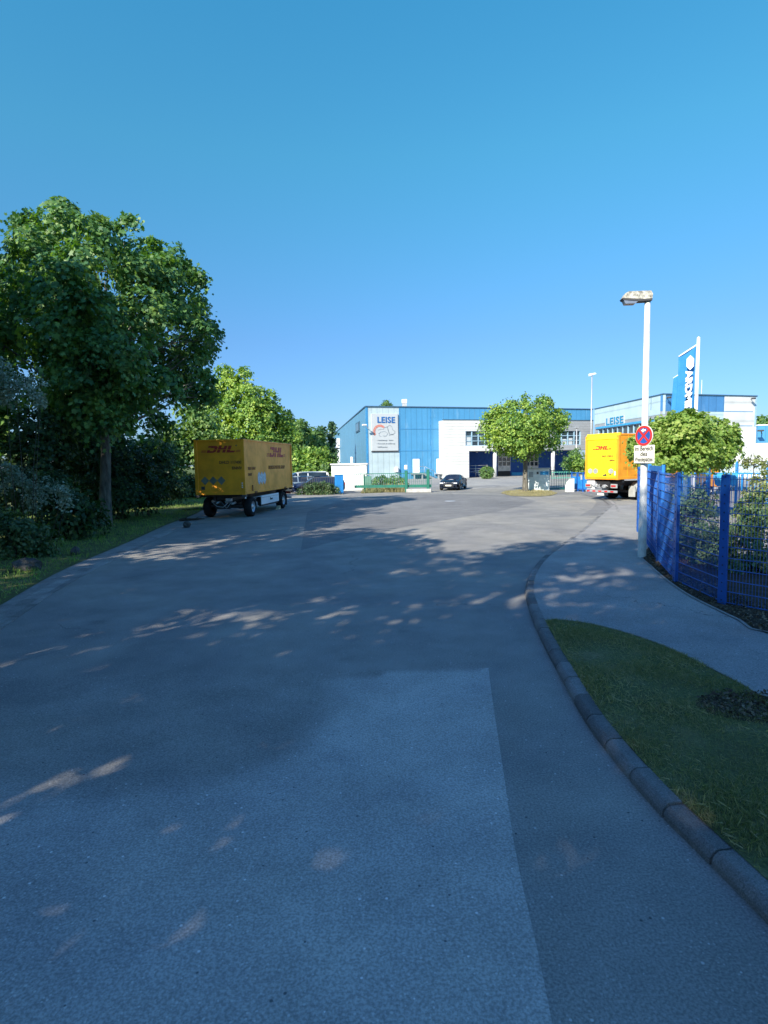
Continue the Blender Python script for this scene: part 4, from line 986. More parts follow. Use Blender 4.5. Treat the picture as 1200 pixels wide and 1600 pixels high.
# ------------------------------------------------------------------ lamps, signs, flags
p = G(1003, 871, .08); LP = Vector((p.x, p.y, 0))
t = thing('street_lamp', 'tall white street lamp with weathered flat head carrying the round sign', 'street lamp', (LP.x, LP.y, .05)); LH = W(1009, 468, LP.y).z - .05
MB().path([(0, 0, -.2), (0, 0, 0), (0, 0, 1.0), (0, 0, 1.02), (0, 0, LH)], [.10, .10, .098, .088, .066], 20).build('pole', M['lampwhite'], t)
MB().lathe([(0, .0), (.15, 0), (.15, .03), (.118, .05)], (0, 0, -.01), 'z', 20).build('base_collar', M['concrete'], t)
hd = Matrix.Rotation(R_(-8), 3, 'Z')
prof = [(-.62, .04), (-.55, .15), (-.47, .19), (.05, .18), (.09, .10), (.08, .0), (-.10, -.01)]
MB().prism([(x, z + LH) for x, z in prof], -.12, .12).build('lamp_head', M['lichen'], t).rotation_euler = (0, 0, R_(-8))
MB().prism([(x, z + LH) for x, z in ((-.63, .035), (-.10, -.014), (.08, -.004), (.08, -.05), (-.22, -.05), (-.60, .0))], -.115, .115).build('underside', M['dkgrey'], t).rotation_euler = (0, 0, R_(-8))
MB().prism([(x, z + LH) for x, z in ((-.58, -.01), (-.24, -.045), (-.31, -.10), (-.54, -.095))], -.10, .10).build('lens', M['lens'], t).rotation_euler = (0, 0, R_(-8))
# round no-stopping sign
SA = R_(64)    # yaw: signs look back and to the left
def on_pole(px, py): return W(px, py, LP.y)
pc = on_pole(1001.2, 681.3); rz_ = -SA
def disc(mb, r, y0, y1, cx=0, cz=0, n=40): return mb.prism([(cx + r * math.cos(2 * PI * i / n), cz + r * math.sin(2 * PI * i / n)) for i in range(n)], y0, y1)
R0 = 16.0 / F * LP.y
sn = thing('no_stopping_sign', 'round red and blue no stopping sign with a white arrow on the lamp post', 'road sign', (pc.x, pc.y - .17, pc.z), rz_)
disc(MB(), R0, 0, .02).build('sign_plate', M['sign_white'], sn)
def ring(mb, r0, r1, y0, y1, n=40):
    vs = [];
    for r, y in ((r0, y0), (r1, y0), (r1, y1), (r0, y1)):
        for i in range(n): vs.append((r * math.cos(2 * PI * i / n), y, r * math.sin(2 * PI * i / n)))
    return mb.add(vs, [(j * n + i, j * n + (i + 1) % n, ((j + 1) % 4) * n + (i + 1) % n, ((j + 1) % 4) * n + i) for j in range(4) for i in range(n)])
disc(MB(), R0 * .955, -.004, -.001).build('blue_field', M['sign_blue'], sn)
ring(MB(), R0 * .955, R0 * .74, -.009, -.0045).build('red_ring', M['sign_red'], sn)
mb = MB(); q = R0 * .735; hw = R0 * .105
for s in (1, -1):
    d = Vector((.70, .714 * s)).normalized(); nn = Vector((-d.y, d.x)) * hw
    pts = [(-d.x * q + nn.x, -d.y * q + nn.y), (d.x * q + nn.x, d.y * q + nn.y), (d.x * q - nn.x, d.y * q - nn.y), (-d.x * q - nn.x, -d.y * q - nn.y)]
    mb.prism(pts, -.008 - .0006 * s, -.0045)
mb.build('red_cross', M['sign_red'], sn)
r = R0
mb = MB().prism([(x * r, z * r) for x, z in ((-.30, .50), (-.02, .72), (-.02, .58), (.24, .62), (.24, .44), (-.02, .42), (-.02, .30))], -.0125, -.010)
mb.build('white_arrow', M['sign_white'], sn)
MB().box(-.03, .03, .022, .10, -R0 * .6, R0 * .6).build('bracket', M['steel'], sn)
pc = on_pole(1001.2, 710); hw = R0 * 1.16; hh = 13.9 / F * LP.y
s2 = thing('supplementary_sign', 'white rectangular supplementary sign with three lines of black text', 'sign', (pc.x, pc.y - .17, pc.z), rz_)
MB().box(-hw, hw, 0, .02, -hh, hh, .012).build('sign_plate', M['sign_white'], s2)
def rrect(w_, h_, r_, n=6):
    o_ = []
    for cx, cz, a0 in ((w_ - r_, h_ - r_, 0), (-w_ + r_, h_ - r_, 90), (-w_ + r_, -h_ + r_, 180), (w_ - r_, -h_ + r_, 270)):
        for i in range(n + 1): a = R_(a0 + 90 * i / n); o_.append((cx + r_ * math.cos(a), cz + r_ * math.sin(a)))
    return o_
for i, tx in enumerate(('im Bereich', 'des', 'Wendeplatzes')):
    o = text_part('lettering', tx, .135, M['ink'], s2, (0, -.004, hh * .42 - i * hh * .60), align='CENTER', extrude=.002, bold=.0025)
    wd = max(v.co.x for v in o.data.vertices) - min(v.co.x for v in o.data.vertices); o.scale = (min(1.15, 2 * hw * .88 / wd), 1.15, 1)
MB().box(-.03, .03, .022, .10, -hh * .6, hh * .6).build('bracket', M['steel'], s2)
# thin lamp far behind the truck and a second short one
def thin_lamp(label, px, ytop, Y, r, head):
    p = W(px, ytop, Y); b = W(px - 1.5, 760, Y); t = thing('yard_lamp', label, 'street lamp', (b.x, Y, 0), 0, 'slim lamps in the company yard')
    MB().tube((0, 0, 0), (0, 0, p.z), r, r * .6, 10).build('pole', M['steel'], t)
    if head == 2:
        MB().prism([(-.36, p.z + .12), (-.30, p.z - .12), (.02, p.z - .02), (.42, p.z + .10), (.30, p.z + .22)], -.16, .16).build('lamp_head', M['white'], t)
    else: MB().box(-.28, .28, -.2, .2, p.z, p.z + .16, .04).build('lamp_head', M['steel'], t)
    return t
thin_lamp('tall slim yard lamp with a pale head rising behind the truck', 924, 586, 62, .10, 2)
thin_lamp('short slim yard lamp in front of the grey office windows', 901.5, 669, 70, .12, 1)
# flags
def flag(label, pxt, pyt, pxb, Y, armL, txt, seed):
    top = W(pxt, pyt, Y); bot = W(pxb, 740, Y); t = thing('flagpole', label, 'flag', (bot.x, Y, 0), 0, 'advertising flags beside the globe tree')
    x1 = top.x - bot.x
    MB().path([(0, 0, 0), (x1 * .5, 0, top.z * .5), (x1, 0, top.z)], [.11, .10, .085], 14).build('pole', M['white'], t)
    MB().lathe([(0, .12), (.08, .06), (.095, 0), (.085, -.02)], (x1, 0, top.z), 'z', 14).build('cap', M['white'], t)
    zt_ = top.z - .35; a = Vector((x1 - .08, 0, zt_)); e = Vector((x1 - armL, .25, zt_ - armL * .62))
    MB().tube(a, e, .045, .045, 8).build('arm', M['white'], t)
    # cloth: rippled, hung from the arm, fixed along the pole
    nx, nz = 10, 44; H = 6.2; vs = []
    for k in range(nz + 1):
        for i in range(nx + 1):
            f = i / nx; g = k / nz; x = x1 * (1 - g * .55) - .12 - (armL - .12) * f; zz = zt_ - .04 - f * (armL - .1) * .62 - g * H
            vs.append((x - g * .12, .25 * f + .05 * math.sin(g * 9 + f * 3 + seed), zz))
    fs = [(k * (nx + 1) + i, k * (nx + 1) + i + 1, (k + 1) * (nx + 1) + i + 1, (k + 1) * (nx + 1) + i) for k in range(nz) for i in range(nx)]
    c = MB().add(vs, fs, True).build('banner', M['flag'], t); sf = c.modifiers.new('thick', 'SOLIDIFY'); sf.thickness = .012; sf.offset = 0
    hx = Vector((x1 - armL * .52, -.14, zt_ - armL * .62 * .5 - .72)); pts = []
    for i in range(6): aa = R_(90 + 60 * i); pts.append((.22 * math.cos(aa), .42 * math.sin(aa)))
    em = MB().prism(pts, -.02, .0).build('emblem', M['white'], c); em.location = hx; em.rotation_euler = (0, 0, R_(-16))
    o = text_part('lettering', txt, .52, M['white'], c, (0, 0, 0), bold=.025, extrude=.01, space=.95)
    # read downwards; sheared with the sloping arm
    sh = .45; Mx = Matrix(((0, 1, 0), (0, 0, -1), (-1, sh, 0)))   # text x -> -z, text y -> +x (with slope)
    o.rotation_euler = (0, 0, 0)
    lx = max(v.co.x for v in o.data.vertices)
    for v in o.data.vertices:
        q = Mx @ Vector((v.co.x * (3.0 / lx), v.co.y, v.co.z)); v.co = q
    o.location = (x1 - armL * .52 - .20 - .04, -.17, zt_ - armL * .3 - 1.25)
    return t
flag('taller white flagpole with a blue banner, emblem and white letters', 1091.5, 529, 1083.5, 34, 1.0, 'ARDMIDO', 0)
flag('rear flagpole whose blue banner shows left of the taller one', 1073, 571, 1066, 41, .8, 'ARDMIDO', 2)

# ------------------------------------------------------------------ vehicles
def wheel(parent, x, y, r, wd, side, rimr=.58, n=30):
    """wheel centred at height r; side = +1 when the outside faces +x"""
    t = MB(); h = wd / 2; s = side
    t.lathe([(r * rimr, -h * s), (r * .93, -h * s), (r, -h * .7 * s), (r, h * .7 * s), (r * .93, h * s), (r * rimr, h * s), (r * rimr, -h * s)], (0, 0, 0), 'x', n)
    w_ = t.build('wheel', M['tyre'], parent); w_.location = (x, y, r)
    m = MB(); m.lathe([(r * rimr, h * .9 * s), (r * rimr * .9, h * .5 * s), (r * .34, h * .25 * s), (r * .26, h * .75 * s), (r * .12, h * .95 * s), (0, h * .95 * s)], (0, 0, 0), 'x', 24)
    for i in range(8): a = 2 * PI * i / 8; m.tube((h * .45 * s, r * .2 * math.cos(a), r * .2 * math.sin(a)), (h * .8 * s, r * .2 * math.cos(a), r * .2 * math.sin(a)), r * .035, n=6)
    m.build('rim', M['rim'], w_); return w_
def decal_logo(parent, face, u0, z0, h, mat, name='logo'):
    """slanted DHL word mark with side bars; face(u,z) -> local placement through the text/prism helpers"""
    loc_, rot_, plane, d0, d1, sgn = face
    s_ = .42; mb = MB()
    def P(x, z): return (u0 + sgn * (x + z * s_) * 1.0 * h, z0 + z * h)
    def poly(pts): mb.prism([P(*p) for p in pts], d0, d1, plane)
    # D
    poly([(0, .0), (1.15, .0), (1.45, .18), (1.42, .45), (.18, .45)] if 0 else [(-.05, 0), (1.0, 0), (1.30, .16), (1.36, .40), (.92, .40), (.86, .24), (.30, .24), (.36, .40), (-.05, .40)])
    poly([(-.18, .62), (-.05, 1.0), (1.15, 1.0), (1.42, .82), (1.36, .46), (.92, .46), (.96, .62), (.30, .62)] if 0 else [(-.10, .76), (-.10, 1.0), (1.1, 1.0), (1.38, .82), (1.36, .46), (.92, .46), (.94, .70), (.42, .70), (.42, .76)])
    # H
    poly([(1.50, 0), (1.95, 0), (1.95, .40), (1.50, .40)]); poly([(2.35, 0), (2.80, 0), (2.80, .40), (2.35, .40)]); poly([(1.50, .46), (2.80, .46), (2.80, 1.0), (2.35, 1.0), (2.35, .66), (1.95, .66), (1.95, 1.0), (1.50, 1.0)])
    # L
    poly([(2.98, 0), (4.15, 0), (4.30, .26), (3.45, .26), (3.45, .40), (2.98, .40)]); poly([(2.98, .46), (3.45, .46), (3.45, 1.0), (2.98, 1.0)])
    for k in range(3):
        z = .05 + k * .12; poly([(-.95 + 0 * k, z), (-.22, z), (-.22, z + .055), (-.95, z + .055)]); poly([(4.42, z), (5.05 - 0 * k, z), (5.05, z + .055), (4.42, z + .055)])
    return mb.build(name, mat, parent)
def diamond(mb, cx, cz, rx, rz, d0, d1, plane, n=4):
    return mb.prism([(cx + rx * math.cos(PI / 2 + 2 * PI * i / n), cz + rz * math.sin(PI / 2 + 2 * PI * i / n)) for i in range(n)], d0, d1, plane)

# ---- yellow drawbar trailer with swap body, left
K = Vector((-6.72, 28.0, 0)); aT = -7.2; ca, sa = math.cos(R_(aT)), math.sin(R_(aT)); wT = 2.55; LT = 8.2
org = K - Vector((ca, sa, 0)) * (wT / 2)
tr = thing('cargo_trailer', 'two axle trailer carrying a yellow box body, parked on the left in tree shade', 'trailer', (org.x, org.y, 0), R_(aT))
bz0, bz1 = 1.17, 3.87
body = MB().box(-wT / 2 + .04, wT / 2 - .04, .04, LT - .04, bz0 + .06, bz1 - .05).build('box_body', M['yellow'], tr)
mb = MB()
for x in (-1, 1):
    for y in (0, LT - .16): xa = x * wT / 2; MB().box(min(xa, xa - x * .16), max(xa, xa - x * .16), y, y + .16, bz0 - .02, bz1, .012).build('corner_post', M['yellow'], body)
mb = MB()
for x in (-1, 1): xa = x * wT / 2; mb.box(min(xa, xa - x * .07), max(xa, xa - x * .07), .17, LT - .17, bz1 - .10, bz1 - .01, .01); mb.box(min(xa, xa - x * .08), max(xa, xa - x * .08), .17, LT - .17, bz0, bz0 + .13, .01)
mb.box(-wT / 2 + .17, wT / 2 - .17, -.0, .07, bz1 - .10, bz1 - .01, .01); mb.box(-wT / 2 + .17, wT / 2 - .17, -.0, .07, bz0 - .01, bz0 + .13, .01)
mb.build('edge_rail', M['yellow'], body)
mb = MB()
for x in (-1, 1):
    for y in (.08, LT - .08):
        mb.box(x * (wT / 2 - .09) - .1, x * (wT / 2 - .09) + .1, y - .1, y + .1, bz1 + .001, bz1 + .03); mb.box(x * (wT / 2 - .09) - .1, x * (wT / 2 - .09) + .1, y - .1, y + .1, bz0 - .12, bz0 - .021)
mb.build('corner_casting', M['dkgrey'], body)
fF = (None, None, 'xz', .028, .039, 1); fS = (None, None, 'yz', wT / 2 - .039, wT / 2 - .028, 1)
decal_logo(body, fF, -.62, 3.22, .33, M['red'])
decal_logo(body, fS, 4.0, 3.02, .56, M['red'])
text_part('lettering', 'DHLD 117400 7', .19, M['brown_text'], body, (-.02, .03, 2.68), bold=.006)
text_part('lettering', 'ENNV4', .19, M['brown_text'], body, (.62, .03, 2.40), bold=.006)
rs = (PI / 2, 0, PI / 2)
text_part('lettering', 'DHLD 117400 7', .20, M['brown_text'], body, (wT / 2 - .035, .55, 2.36), rs, bold=.006, sx=.8)
text_part('lettering', 'ENNV', .20, M['brown_text'], body, (wT / 2 - .035, .55, 2.06), rs, bold=.006)
text_part('lettering', 'DEUTSCHE POST DHL GROUP', .26, M['brown_text'], body, (wT / 2 - .035, 3.7, 2.36), rs, bold=.008, sx=.85)
for i in range(3):
    diamond(MB(), -.78 + i * .42, 1.86, .21, .21, .030, .039, 'xz').build('placard', M['placard'], body)
    diamond(MB(), 2.15 + i * .42, 1.90, .24, .34, wT / 2 - .039, wT / 2 - .030, 'yz', 6).build('placard', M['placard_w'], body)
MB().box(-.98, -.80, .025, .039, 1.42, 1.58).build('data_plate', M['ink'], body)
MB().box(.86, .92, -.004, .03, 3.52, 3.58, .01).build('vent_plug', M['ink'], body)
for i in range(3): MB().box(1.10, 1.16, -.006, 0, 1.5 + i * .1, 1.55 + i * .1).build('reflector', M['white'], body)
mb = MB()
for y in (1.3, 6.4): mb.box(wT / 2 - .02, wT / 2 + .03, y, y + .35, bz0 + .005, bz0 + .1, .01)
mb.box(wT / 2 - .02, wT / 2 + .02, 1.02, 1.07, bz0 + .12, bz0 + .42)
mb.build('lashing_slot', M['brown_text'], body)
ch = MB()                                             # chassis
for x in (-.42, .42): ch.box(x - .06, x + .06, .25, LT - .3, .86, 1.08)
for y in (.4, 1.3, 2.6, 4.2, 5.8, 7.2, LT - .3): ch.box(-.48, .48, y - .05, y + .05, .88, 1.05)
for y in (.35, 7.3): ch.box(-1.2, 1.2, y - .08, y + .08, 1.05, 1.17)
ch.lathe([(.55, .72), (.62, .74), (.62, .84), (.55, .86)], (0, 1.15, 0), 'z', 24)
ch.box(-.5, .5, .35, 1.9, .60, .72); ch.box(-.35, .35, .15, .4, .45, .62)
ch.build('chassis', M['black'], tr)
db = MB(); db.path([(-.35, .3, .55), (-.08, -1.0, .42), (0, -1.45, .40)], [.05, .05, .04], 8); db.path([(.35, .3, .55), (.08, -1.0, .42)], .05, 8); db.box(-.1, .1, -1.05, -.9, .35, .48)
for yy in (1.15, 6.35):
    ax = MB(); ax.tube((-1.1, yy, .5), (1.1, yy, .5), .075, n=12)
    for x in (-.75, .75): ax.box(x - .05, x + .05, yy - .45, yy + .45, .55, .62); ax.tube((x, yy, .56), (x, yy, .86), .12, .10, 12)
    for x in (-.45, .45): ax.tube((x, yy + .2, .5), (x, yy + .42, .5), .13, n=10)
    ax.build('axle', M['dkgrey'], tr)
    for s in (-1, 1): wheel(tr, s * 1.06, yy, .50, .36, s)
mb = MB()
for i, (x, y, z) in enumerate(((-.3, .2, .75), (.2, .18, .8), (.45, .25, .7), (-.55, .3, .82))): mb.tube((x, y, z), (x + .1, y + .25, z + .05), .06 + .02 * (i % 2), n=8)
mb.path([(-.5, .1, .8), (-.2, .0, .6), (.1, .05, .55), (.3, .12, .75)], .015, 6); mb.path([(.0, .1, .8), (.3, -.02, .5), (.5, .1, .8)], .012, 6)
mb.build('brake_hoses', M['steel'], tr)
MB().box(.2, .5, .1, .3, .82, .98, .02).build('valve_block', M['rim'], tr)
gd = MB().box(wT / 2 - .06, wT / 2 - .02, 2.35, 5.35, .50, .98, .01).build('side_guard', M['white'], tr)
text_part('lettering', 'Krone', .17, M['ink'], gd, (wT / 2 - .012, 3.75, .68), rs, bold=.006)
MB().box(wT / 2 - .015, wT / 2 - .010, 2.4, 5.3, .86, .875).build('guard_line', M['board_ink'], gd)
mb = MB(); mb.box(wT / 2 - .2, wT / 2 - .07, 2.4, 5.3, .42, .46); mb.box(wT / 2 - .3, wT / 2 - .07, 2.5, 2.56, .46, .9); mb.box(wT / 2 - .3, wT / 2 - .07, 5.1, 5.16, .46, .9); mb.build('guard_bracket', M['black'], tr)
def fender(parent, x0, x1, y, z, r, mat, a0=10, a1=175, th=.02, name='mudguard'):
    vs = []; n = 16
    for i in range(n + 1):
        a = R_(a0 + (a1 - a0) * i / n)
        for rr in (r, r + th):
            for x in (x0, x1): vs.append((x, y + rr * math.cos(a), z + rr * math.sin(a)))
    fs = []
    for i in range(n): b = i * 4; c = b + 4; fs += [(b, b + 1, c + 1, c), (b + 2, c + 2, c + 3, b + 3), (b, c, c + 2, b + 2), (b + 1, b + 3, c + 3, c + 1)]
    fs += [(0, 2, 3, 1), (n * 4, n * 4 + 1, n * 4 + 3, n * 4 + 2)]
    return MB().add(vs, fs).build(name, mat, parent)
for s in (-1, 1):
    fender(tr, s * .86, s * 1.26, 6.35, .5, .58, M['black'])
    MB().box(min(s * .86, s * 1.24), max(s * .86, s * 1.24), 6.95, 6.98, .16, .68).build('mudflap', M['black'], tr)
    MB().box(min(s * .85, s * 1.15), max(s * .85, s * 1.15), LT - .12, LT - .04, .78, .92, .01).build('tail_light', M['tail_red'], tr)
MB().box(-1.2, 1.2, LT - .15, LT - .05, .50, .60, .01).build('rear_bumper', M['steel'], tr)
MB().box(1.16, 1.20, .18, .30, .95, 1.10, .01).build('front_reflector', M['white'], tr)
p = Matrix.Rotation(R_(aT), 3, 'Z') @ Vector((1.12, 5.55, 0)) + org
c = MB().prism([(-.22, 0), (.20, 0), (.16, .20)], -.1, .1, 'yz').build('wheel_chock', paint('chock_yellow', (.62, .5, .3), .6)); c.location = p; c.rotation_euler = (0, 0, R_(aT)); tag(c, 'pale wedge shaped wheel chock against the trailer rear wheel', 'wheel chock')

# ---- yellow truck on the right
aK = -61.3; ok = Vector((13.63, 36.15, 0)); wK = 2.55
tk = thing('box_truck', 'yellow box truck seen from behind, parked in the sun on the right', 'truck', tuple(ok), R_(aK))
z0, z1, LK = 1.36, 4.14, 7.8
bd = MB().box(-wK / 2 + .03, wK / 2 - .03, .1, LK, z0 + .02, z1 - .03).build('box_body', M['yellow'], tk)
mb = MB()
for x in (-1, 1): xa = x * wK / 2; mb.box(min(xa, xa - x * .17), max(xa, xa - x * .17), 0, .18, z0 - .04, z1 - .1, .012); mb.box(min(xa, xa - x * .06), max(xa, xa - x * .06), .19, LK, z1 - .1, z1, .01); mb.box(min(xa + x * .005, xa - x * .06), max(xa + x * .005, xa - x * .06), .19, LK, z0 - .02, z0 + .15, .01); mb.box(min(xa, xa - x * .16), max(xa, xa - x * .16), LK - .16, LK + .01, z0, z1 - .11, .01)
mb.box(-wK / 2 + .18, wK / 2 - .18, .02, .14, z0 - .03, z0 + .09, .01)
mb.build('corner_post', M['yellow'], bd)
MB().prism([(-.02, z1 - .32), (.15, z1 + .05), (.28, z1 + .05), (.28, z1 - .1), (.02, z1 - .34)], -wK / 2 + .02, wK / 2 - .02, 'yz').build('top_flap', M['yellow_door'], bd)
dr = MB().box(-wK / 2 + .18, wK / 2 - .18, .03, .09, z0 + .10, z1 - .34, .01).build('rear_shutter', M['yellow_door'], bd)
fR = (None, None, 'xz', .014, .027, 1)
decal_logo(dr, fR, -.48, 3.18, .235, M['red'])
text_part('lettering', 'DHLD 117652 8', .155, M['brown_text'], dr, (.02, .02, 2.72), bold=.005, sx=.8)
text_part('lettering', 'ENNV4', .15, M['brown_text'], dr, (.62, .02, 2.46), bold=.005, sx=.8)
for x in (-.86, -.44, .74): diamond(MB(), x, 1.85, .20, .17, .012, .026, 'xz', 6).build('grey_mark', M['hexgrey'], dr)
mb = MB(); mb.box(.15, .42, .0, .028, 1.56, 1.62); mb.box(.3, .36, -.02, .028, 1.62, 1.70); mb.box(.6, .78, .0, .028, 1.62, 1.66); mb.build('door_latch', M['ink'], dr)
MB().box(1.0, 1.09, .0, .028, 1.6, 1.85).build('label_plate', M['white'], dr)
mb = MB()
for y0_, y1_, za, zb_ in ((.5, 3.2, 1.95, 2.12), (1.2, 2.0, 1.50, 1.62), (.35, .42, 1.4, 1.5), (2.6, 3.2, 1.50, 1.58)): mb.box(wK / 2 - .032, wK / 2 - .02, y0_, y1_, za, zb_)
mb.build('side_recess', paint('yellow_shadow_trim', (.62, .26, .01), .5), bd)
mb = MB(); 
for k in range(9): y = .9 + k * .8; mb.box(wK / 2 - .032, wK / 2 - .012, y, y + .04, z0 + .16, z1 - .12)
mb.build('side_rib', M['yellow'], bd)
ch = MB()
for x in (-.42, .42): ch.box(x - .06, x + .06, .3, 10.4, .9, 1.15)
for y in (.4, 1.6, 3, 4.6, 6.4, 7.6): ch.box(-.5, .5, y - .06, y + .06, .92, 1.12)
for y in (.6, 7.0): ch.box(-1.2, 1.2, y - .08, y + .08, 1.16, 1.33)
ch.box(-.5, .5, .2, .3, .80, 1.2); ch.tube((.0, .0, .95), (0, .5, .95), .09, n=10)
ch.build('chassis', M['black'], tk)
bp = MB().box(-1.2, 1.2, .0, .10, .52, .66, .01).build('rear_bumper', M['steel'], tk)
for i in range(5): MB().box(-1.1 + i * .46, -.87 + i * .46, -.006, .001, .545, .635).build('warning_stripe', M['tail_red'], bp)
for s, xx in ((-1, -1.02), (1, .95)):
    l = MB().box(xx - .26, xx + .2, .05, .17, .80, 1.06, .02).build('light_housing', M['hexgrey'], tk)
    MB().box(xx - .20, xx + .14, .04, .05, .88, .99).build('tail_light', M['tail_red'], l)
wb = MB().box(-1.26, -.62, .18, .21, .70, 1.30).build('white_board', M['white'], tk)
mb = MB(); mb.path([(-.9, .1, 1.0), (-.4, .06, .85), (-.1, .04, .8), (.3, .05, 1.0), (.5, .05, .9)], .03, 8)
for x, z in ((-.45, .95), (-.1, .92), (.2, .9)): mb.tube((x, .02, z), (x, .3, z), .11, n=12)
mb.build('coupling', M['steel'], tk); MB().box(-.25, .25, -.003, .02, .34, .46).build('number_plate', M['sign_white'], tk)
for y in (2.3, 3.65, 8.9):
    for s in (-1, 1):
        wheel(tk, s * 1.06, y, .51, .36 if y > 8 else .5, s)
    ax = MB(); ax.tube((-1, y, .51), (1, y, .51), .09, n=10); ax.build('axle', M['dkgrey'], tk)
for s in (-1, 1):
    for y in (2.3, 3.65): fender(tk, s * .78, s * 1.28, y, .51, .60, M['hexgrey'], 5, 178)
    MB().box(min(s * .8, s * 1.27), max(s * .8, s * 1.27), 1.60, 1.64, .22, .9).build('mudflap', M['hexgrey'], tk)
    MB().box(min(s * 1.2, s * 1.24), max(s * 1.2, s * 1.24), 4.6, 7.6, .45, .95, .01).build('side_guard', M['hexgrey'], tk)
cb_ = MB().prism([(8.0, .75), (10.35, .55), (10.40, 1.7), (10.15, 3.05), (9.7, 3.45), (8.1, 3.5)], -1.22, 1.22, 'yz').build('cab', M['yellow'], tk)
for s in (-1, 1): MB().prism([(8.95, 1.85), (10.15, 1.80), (9.95, 2.75), (8.95, 2.75)], s * 1.2225, s * 1.235, 'yz').build('side_window', M['glass_car'], cb_)
MB().prism([(10.42, 1.85), (10.20, 2.95), (10.16, 2.95), (10.36, 1.85)], -1.1, 1.1, 'yz').build('windscreen', M['glass_car'], cb_)
for s in (-1, 1): MB().box(min(s * 1.3, s * 1.55), max(s * 1.3, s * 1.55), 10.1, 10.2, 1.9, 2.6, .03).build('mirror', M['black'], cb_)

# ---- cars
def car(name, label, cat, loc_, rz_, mat, kind='hatch', L=4.5, Wd=1.82, H=1.45, group=None, plate=True):
    """nose towards -y local. sections along the length; ring: sill, flank, shoulder, (glass), roof"""
    t = thing(name, label, cat, loc_, rz_, group); hw = Wd / 2
    if kind == 'van': st = [(0, .62, .35, .80, None, 0), (.05, .86, .26, 1.0, None, 0), (.35, .95, .2, 1.15, None, 0), (.9, 1, .18, 1.22, None, 0), (1.0, 1, .18, 1.24, 1.26, .80), (1.75, 1, .18, 1.26, H - .06, .86), (2.3, 1, .18, 1.26, H, .88), (L - .25, 1, .18, 1.26, H, .88), (L - .05, .98, .22, 1.26, H - .08, .86), (L, .95, .30, 1.2, H - .25, .84)]
    elif kind == 'estate': st = [(0, .60, .35, .62, None, 0), (.06, .84, .24, .72, None, 0), (.4, .96, .18, .84, None, 0), (1.15, 1, .17, .95, None, 0), (1.28, 1, .17, .96, .97, .78), (2.0, 1, .17, .97, H - .04, .72), (2.6, 1, .17, .97, H, .72), (3.7, 1, .17, .98, H - .03, .70), (L - .35, .98, .18, .99, H - .12, .68), (L - .06, .94, .24, .98, 1.08, .72), (L, .86, .32, .9, None, 0)]
    else: st = [(0, .58, .35, .62, None, 0), (.06, .82, .24, .72, None, 0), (.4, .95, .18, .84, None, 0), (1.2, 1, .17, .94, None, 0), (1.32, 1, .17, .95, .96, .78), (2.1, 1, .17, .96, H - .03, .70), (2.7, 1, .17, .97, H, .69), (3.4, 1, .17, .98, H - .08, .67), (4.1, .97, .18, 1.0, 1.12, .66), (L - .06, .90, .24, .96, None, 0), (L, .80, .34, .85, None, 0)]
    rings = []
    for y, k, zb_, zs, zr, kr in st:
        wv = hw * k; zr2 = zr if zr else zs + .035; kk = kr if zr else .62; wr = hw * kk
        rings.append([(wv * .86, zb_), (wv, zb_ + .12), (wv, (zb_ + zs) / 2 + .03), (wv * .955, zs), (wr if zr else wv * .80, zr2 - (.05 if zr and zr > zs + .1 else 0) if zr else zs + .02), (wr * .8, zr2), (0, zr2 + (.02 if zr and zr > zs + .1 else .03))])
    body = MB(); glass = MB(); m = 7
    def quad(i, k, s, tgt, o=0.0):
        y0_, y1_ = st[i][0] - L / 2, st[i + 1][0] - L / 2; a, b = rings[i], rings[i + 1]
        p = [(s * a[k][0] + s * o, y0_, a[k][1] + o * .3), (s * b[k][0] + s * o, y1_, b[k][1] + o * .3), (s * b[k + 1][0] + s * o, y1_, b[k + 1][1] + o * .3), (s * a[k + 1][0] + s * o, y0_, a[k + 1][1] + o * .3)]
        tgt.add(p, [(0, 1, 2, 3)], True)
    for i in range(len(st) - 1):
        for k in range(m - 1):
            for s in (1, -1):
                g_ = False
                z_a, z_b = st[i][4], st[i + 1][4]
                if z_a and z_b:
                    if k == 3 and not (kind == 'van' and 2.9 < st[i][0]): g_ = True
                    if k >= 4 and abs(z_a - z_b) > .22: g_ = True
                quad(i, k, s, glass if g_ else body)
    for i in (0, len(st) - 1):
        r = rings[i]; y = st[i][0] - L / 2
        body.add([(x, y, z) for x, z in r] + [(-x, y, z) for x, z in reversed(r)], [tuple(range(2 * m))])
    body.add([(s * r[0][0], st[i][0] - L / 2, r[0][1]) for i, r in enumerate(rings) for s in (1, -1)], [(2 * i, 2 * i + 1, 2 * i + 3, 2 * i + 2) for i in range(len(st) - 1)])
    b = body.build('body', mat, t); md = b.modifiers.new('b', 'WELD'); md.merge_threshold = .002
    glass.build('window', M['glass_car'], t)
    pl = MB()                                    # pillars between the side windows
    for y in ((2.35, 3.25) if kind != 'van' else (1.9, 2.85)):
        for s in (1, -1):
            pl.add([(s * hw * .965, y - L / 2 - .04, .96 if kind != 'van' else 1.24), (s * hw * .965, y - L / 2 + .05, .96 if kind != 'van' else 1.24), (s * (hw * st[5][5] + .02), y - L / 2 + .05, H - .06), (s * (hw * st[5][5] + .02), y - L / 2 - .04, H - .06)], [(0, 1, 2, 3)])
    pl.build('pillar', mat, t)
    wr = .33 if kind != 'van' else .35
    for yw in (.85, L - .85):
        for s in (1, -1):
            wheel(t, s * (hw - .10), yw - L / 2, wr, .22, s, .68, 22)
            ar = MB(); ar.prism([(yw - L / 2 + (wr + .06) * math.cos(PI * i / 12), wr + .02 + (wr + .05) * math.sin(PI * i / 12)) for i in range(13)], s * (hw + .004), s * (hw - .05), 'yz'); ar.build('wheel_arch', M['black'], t)
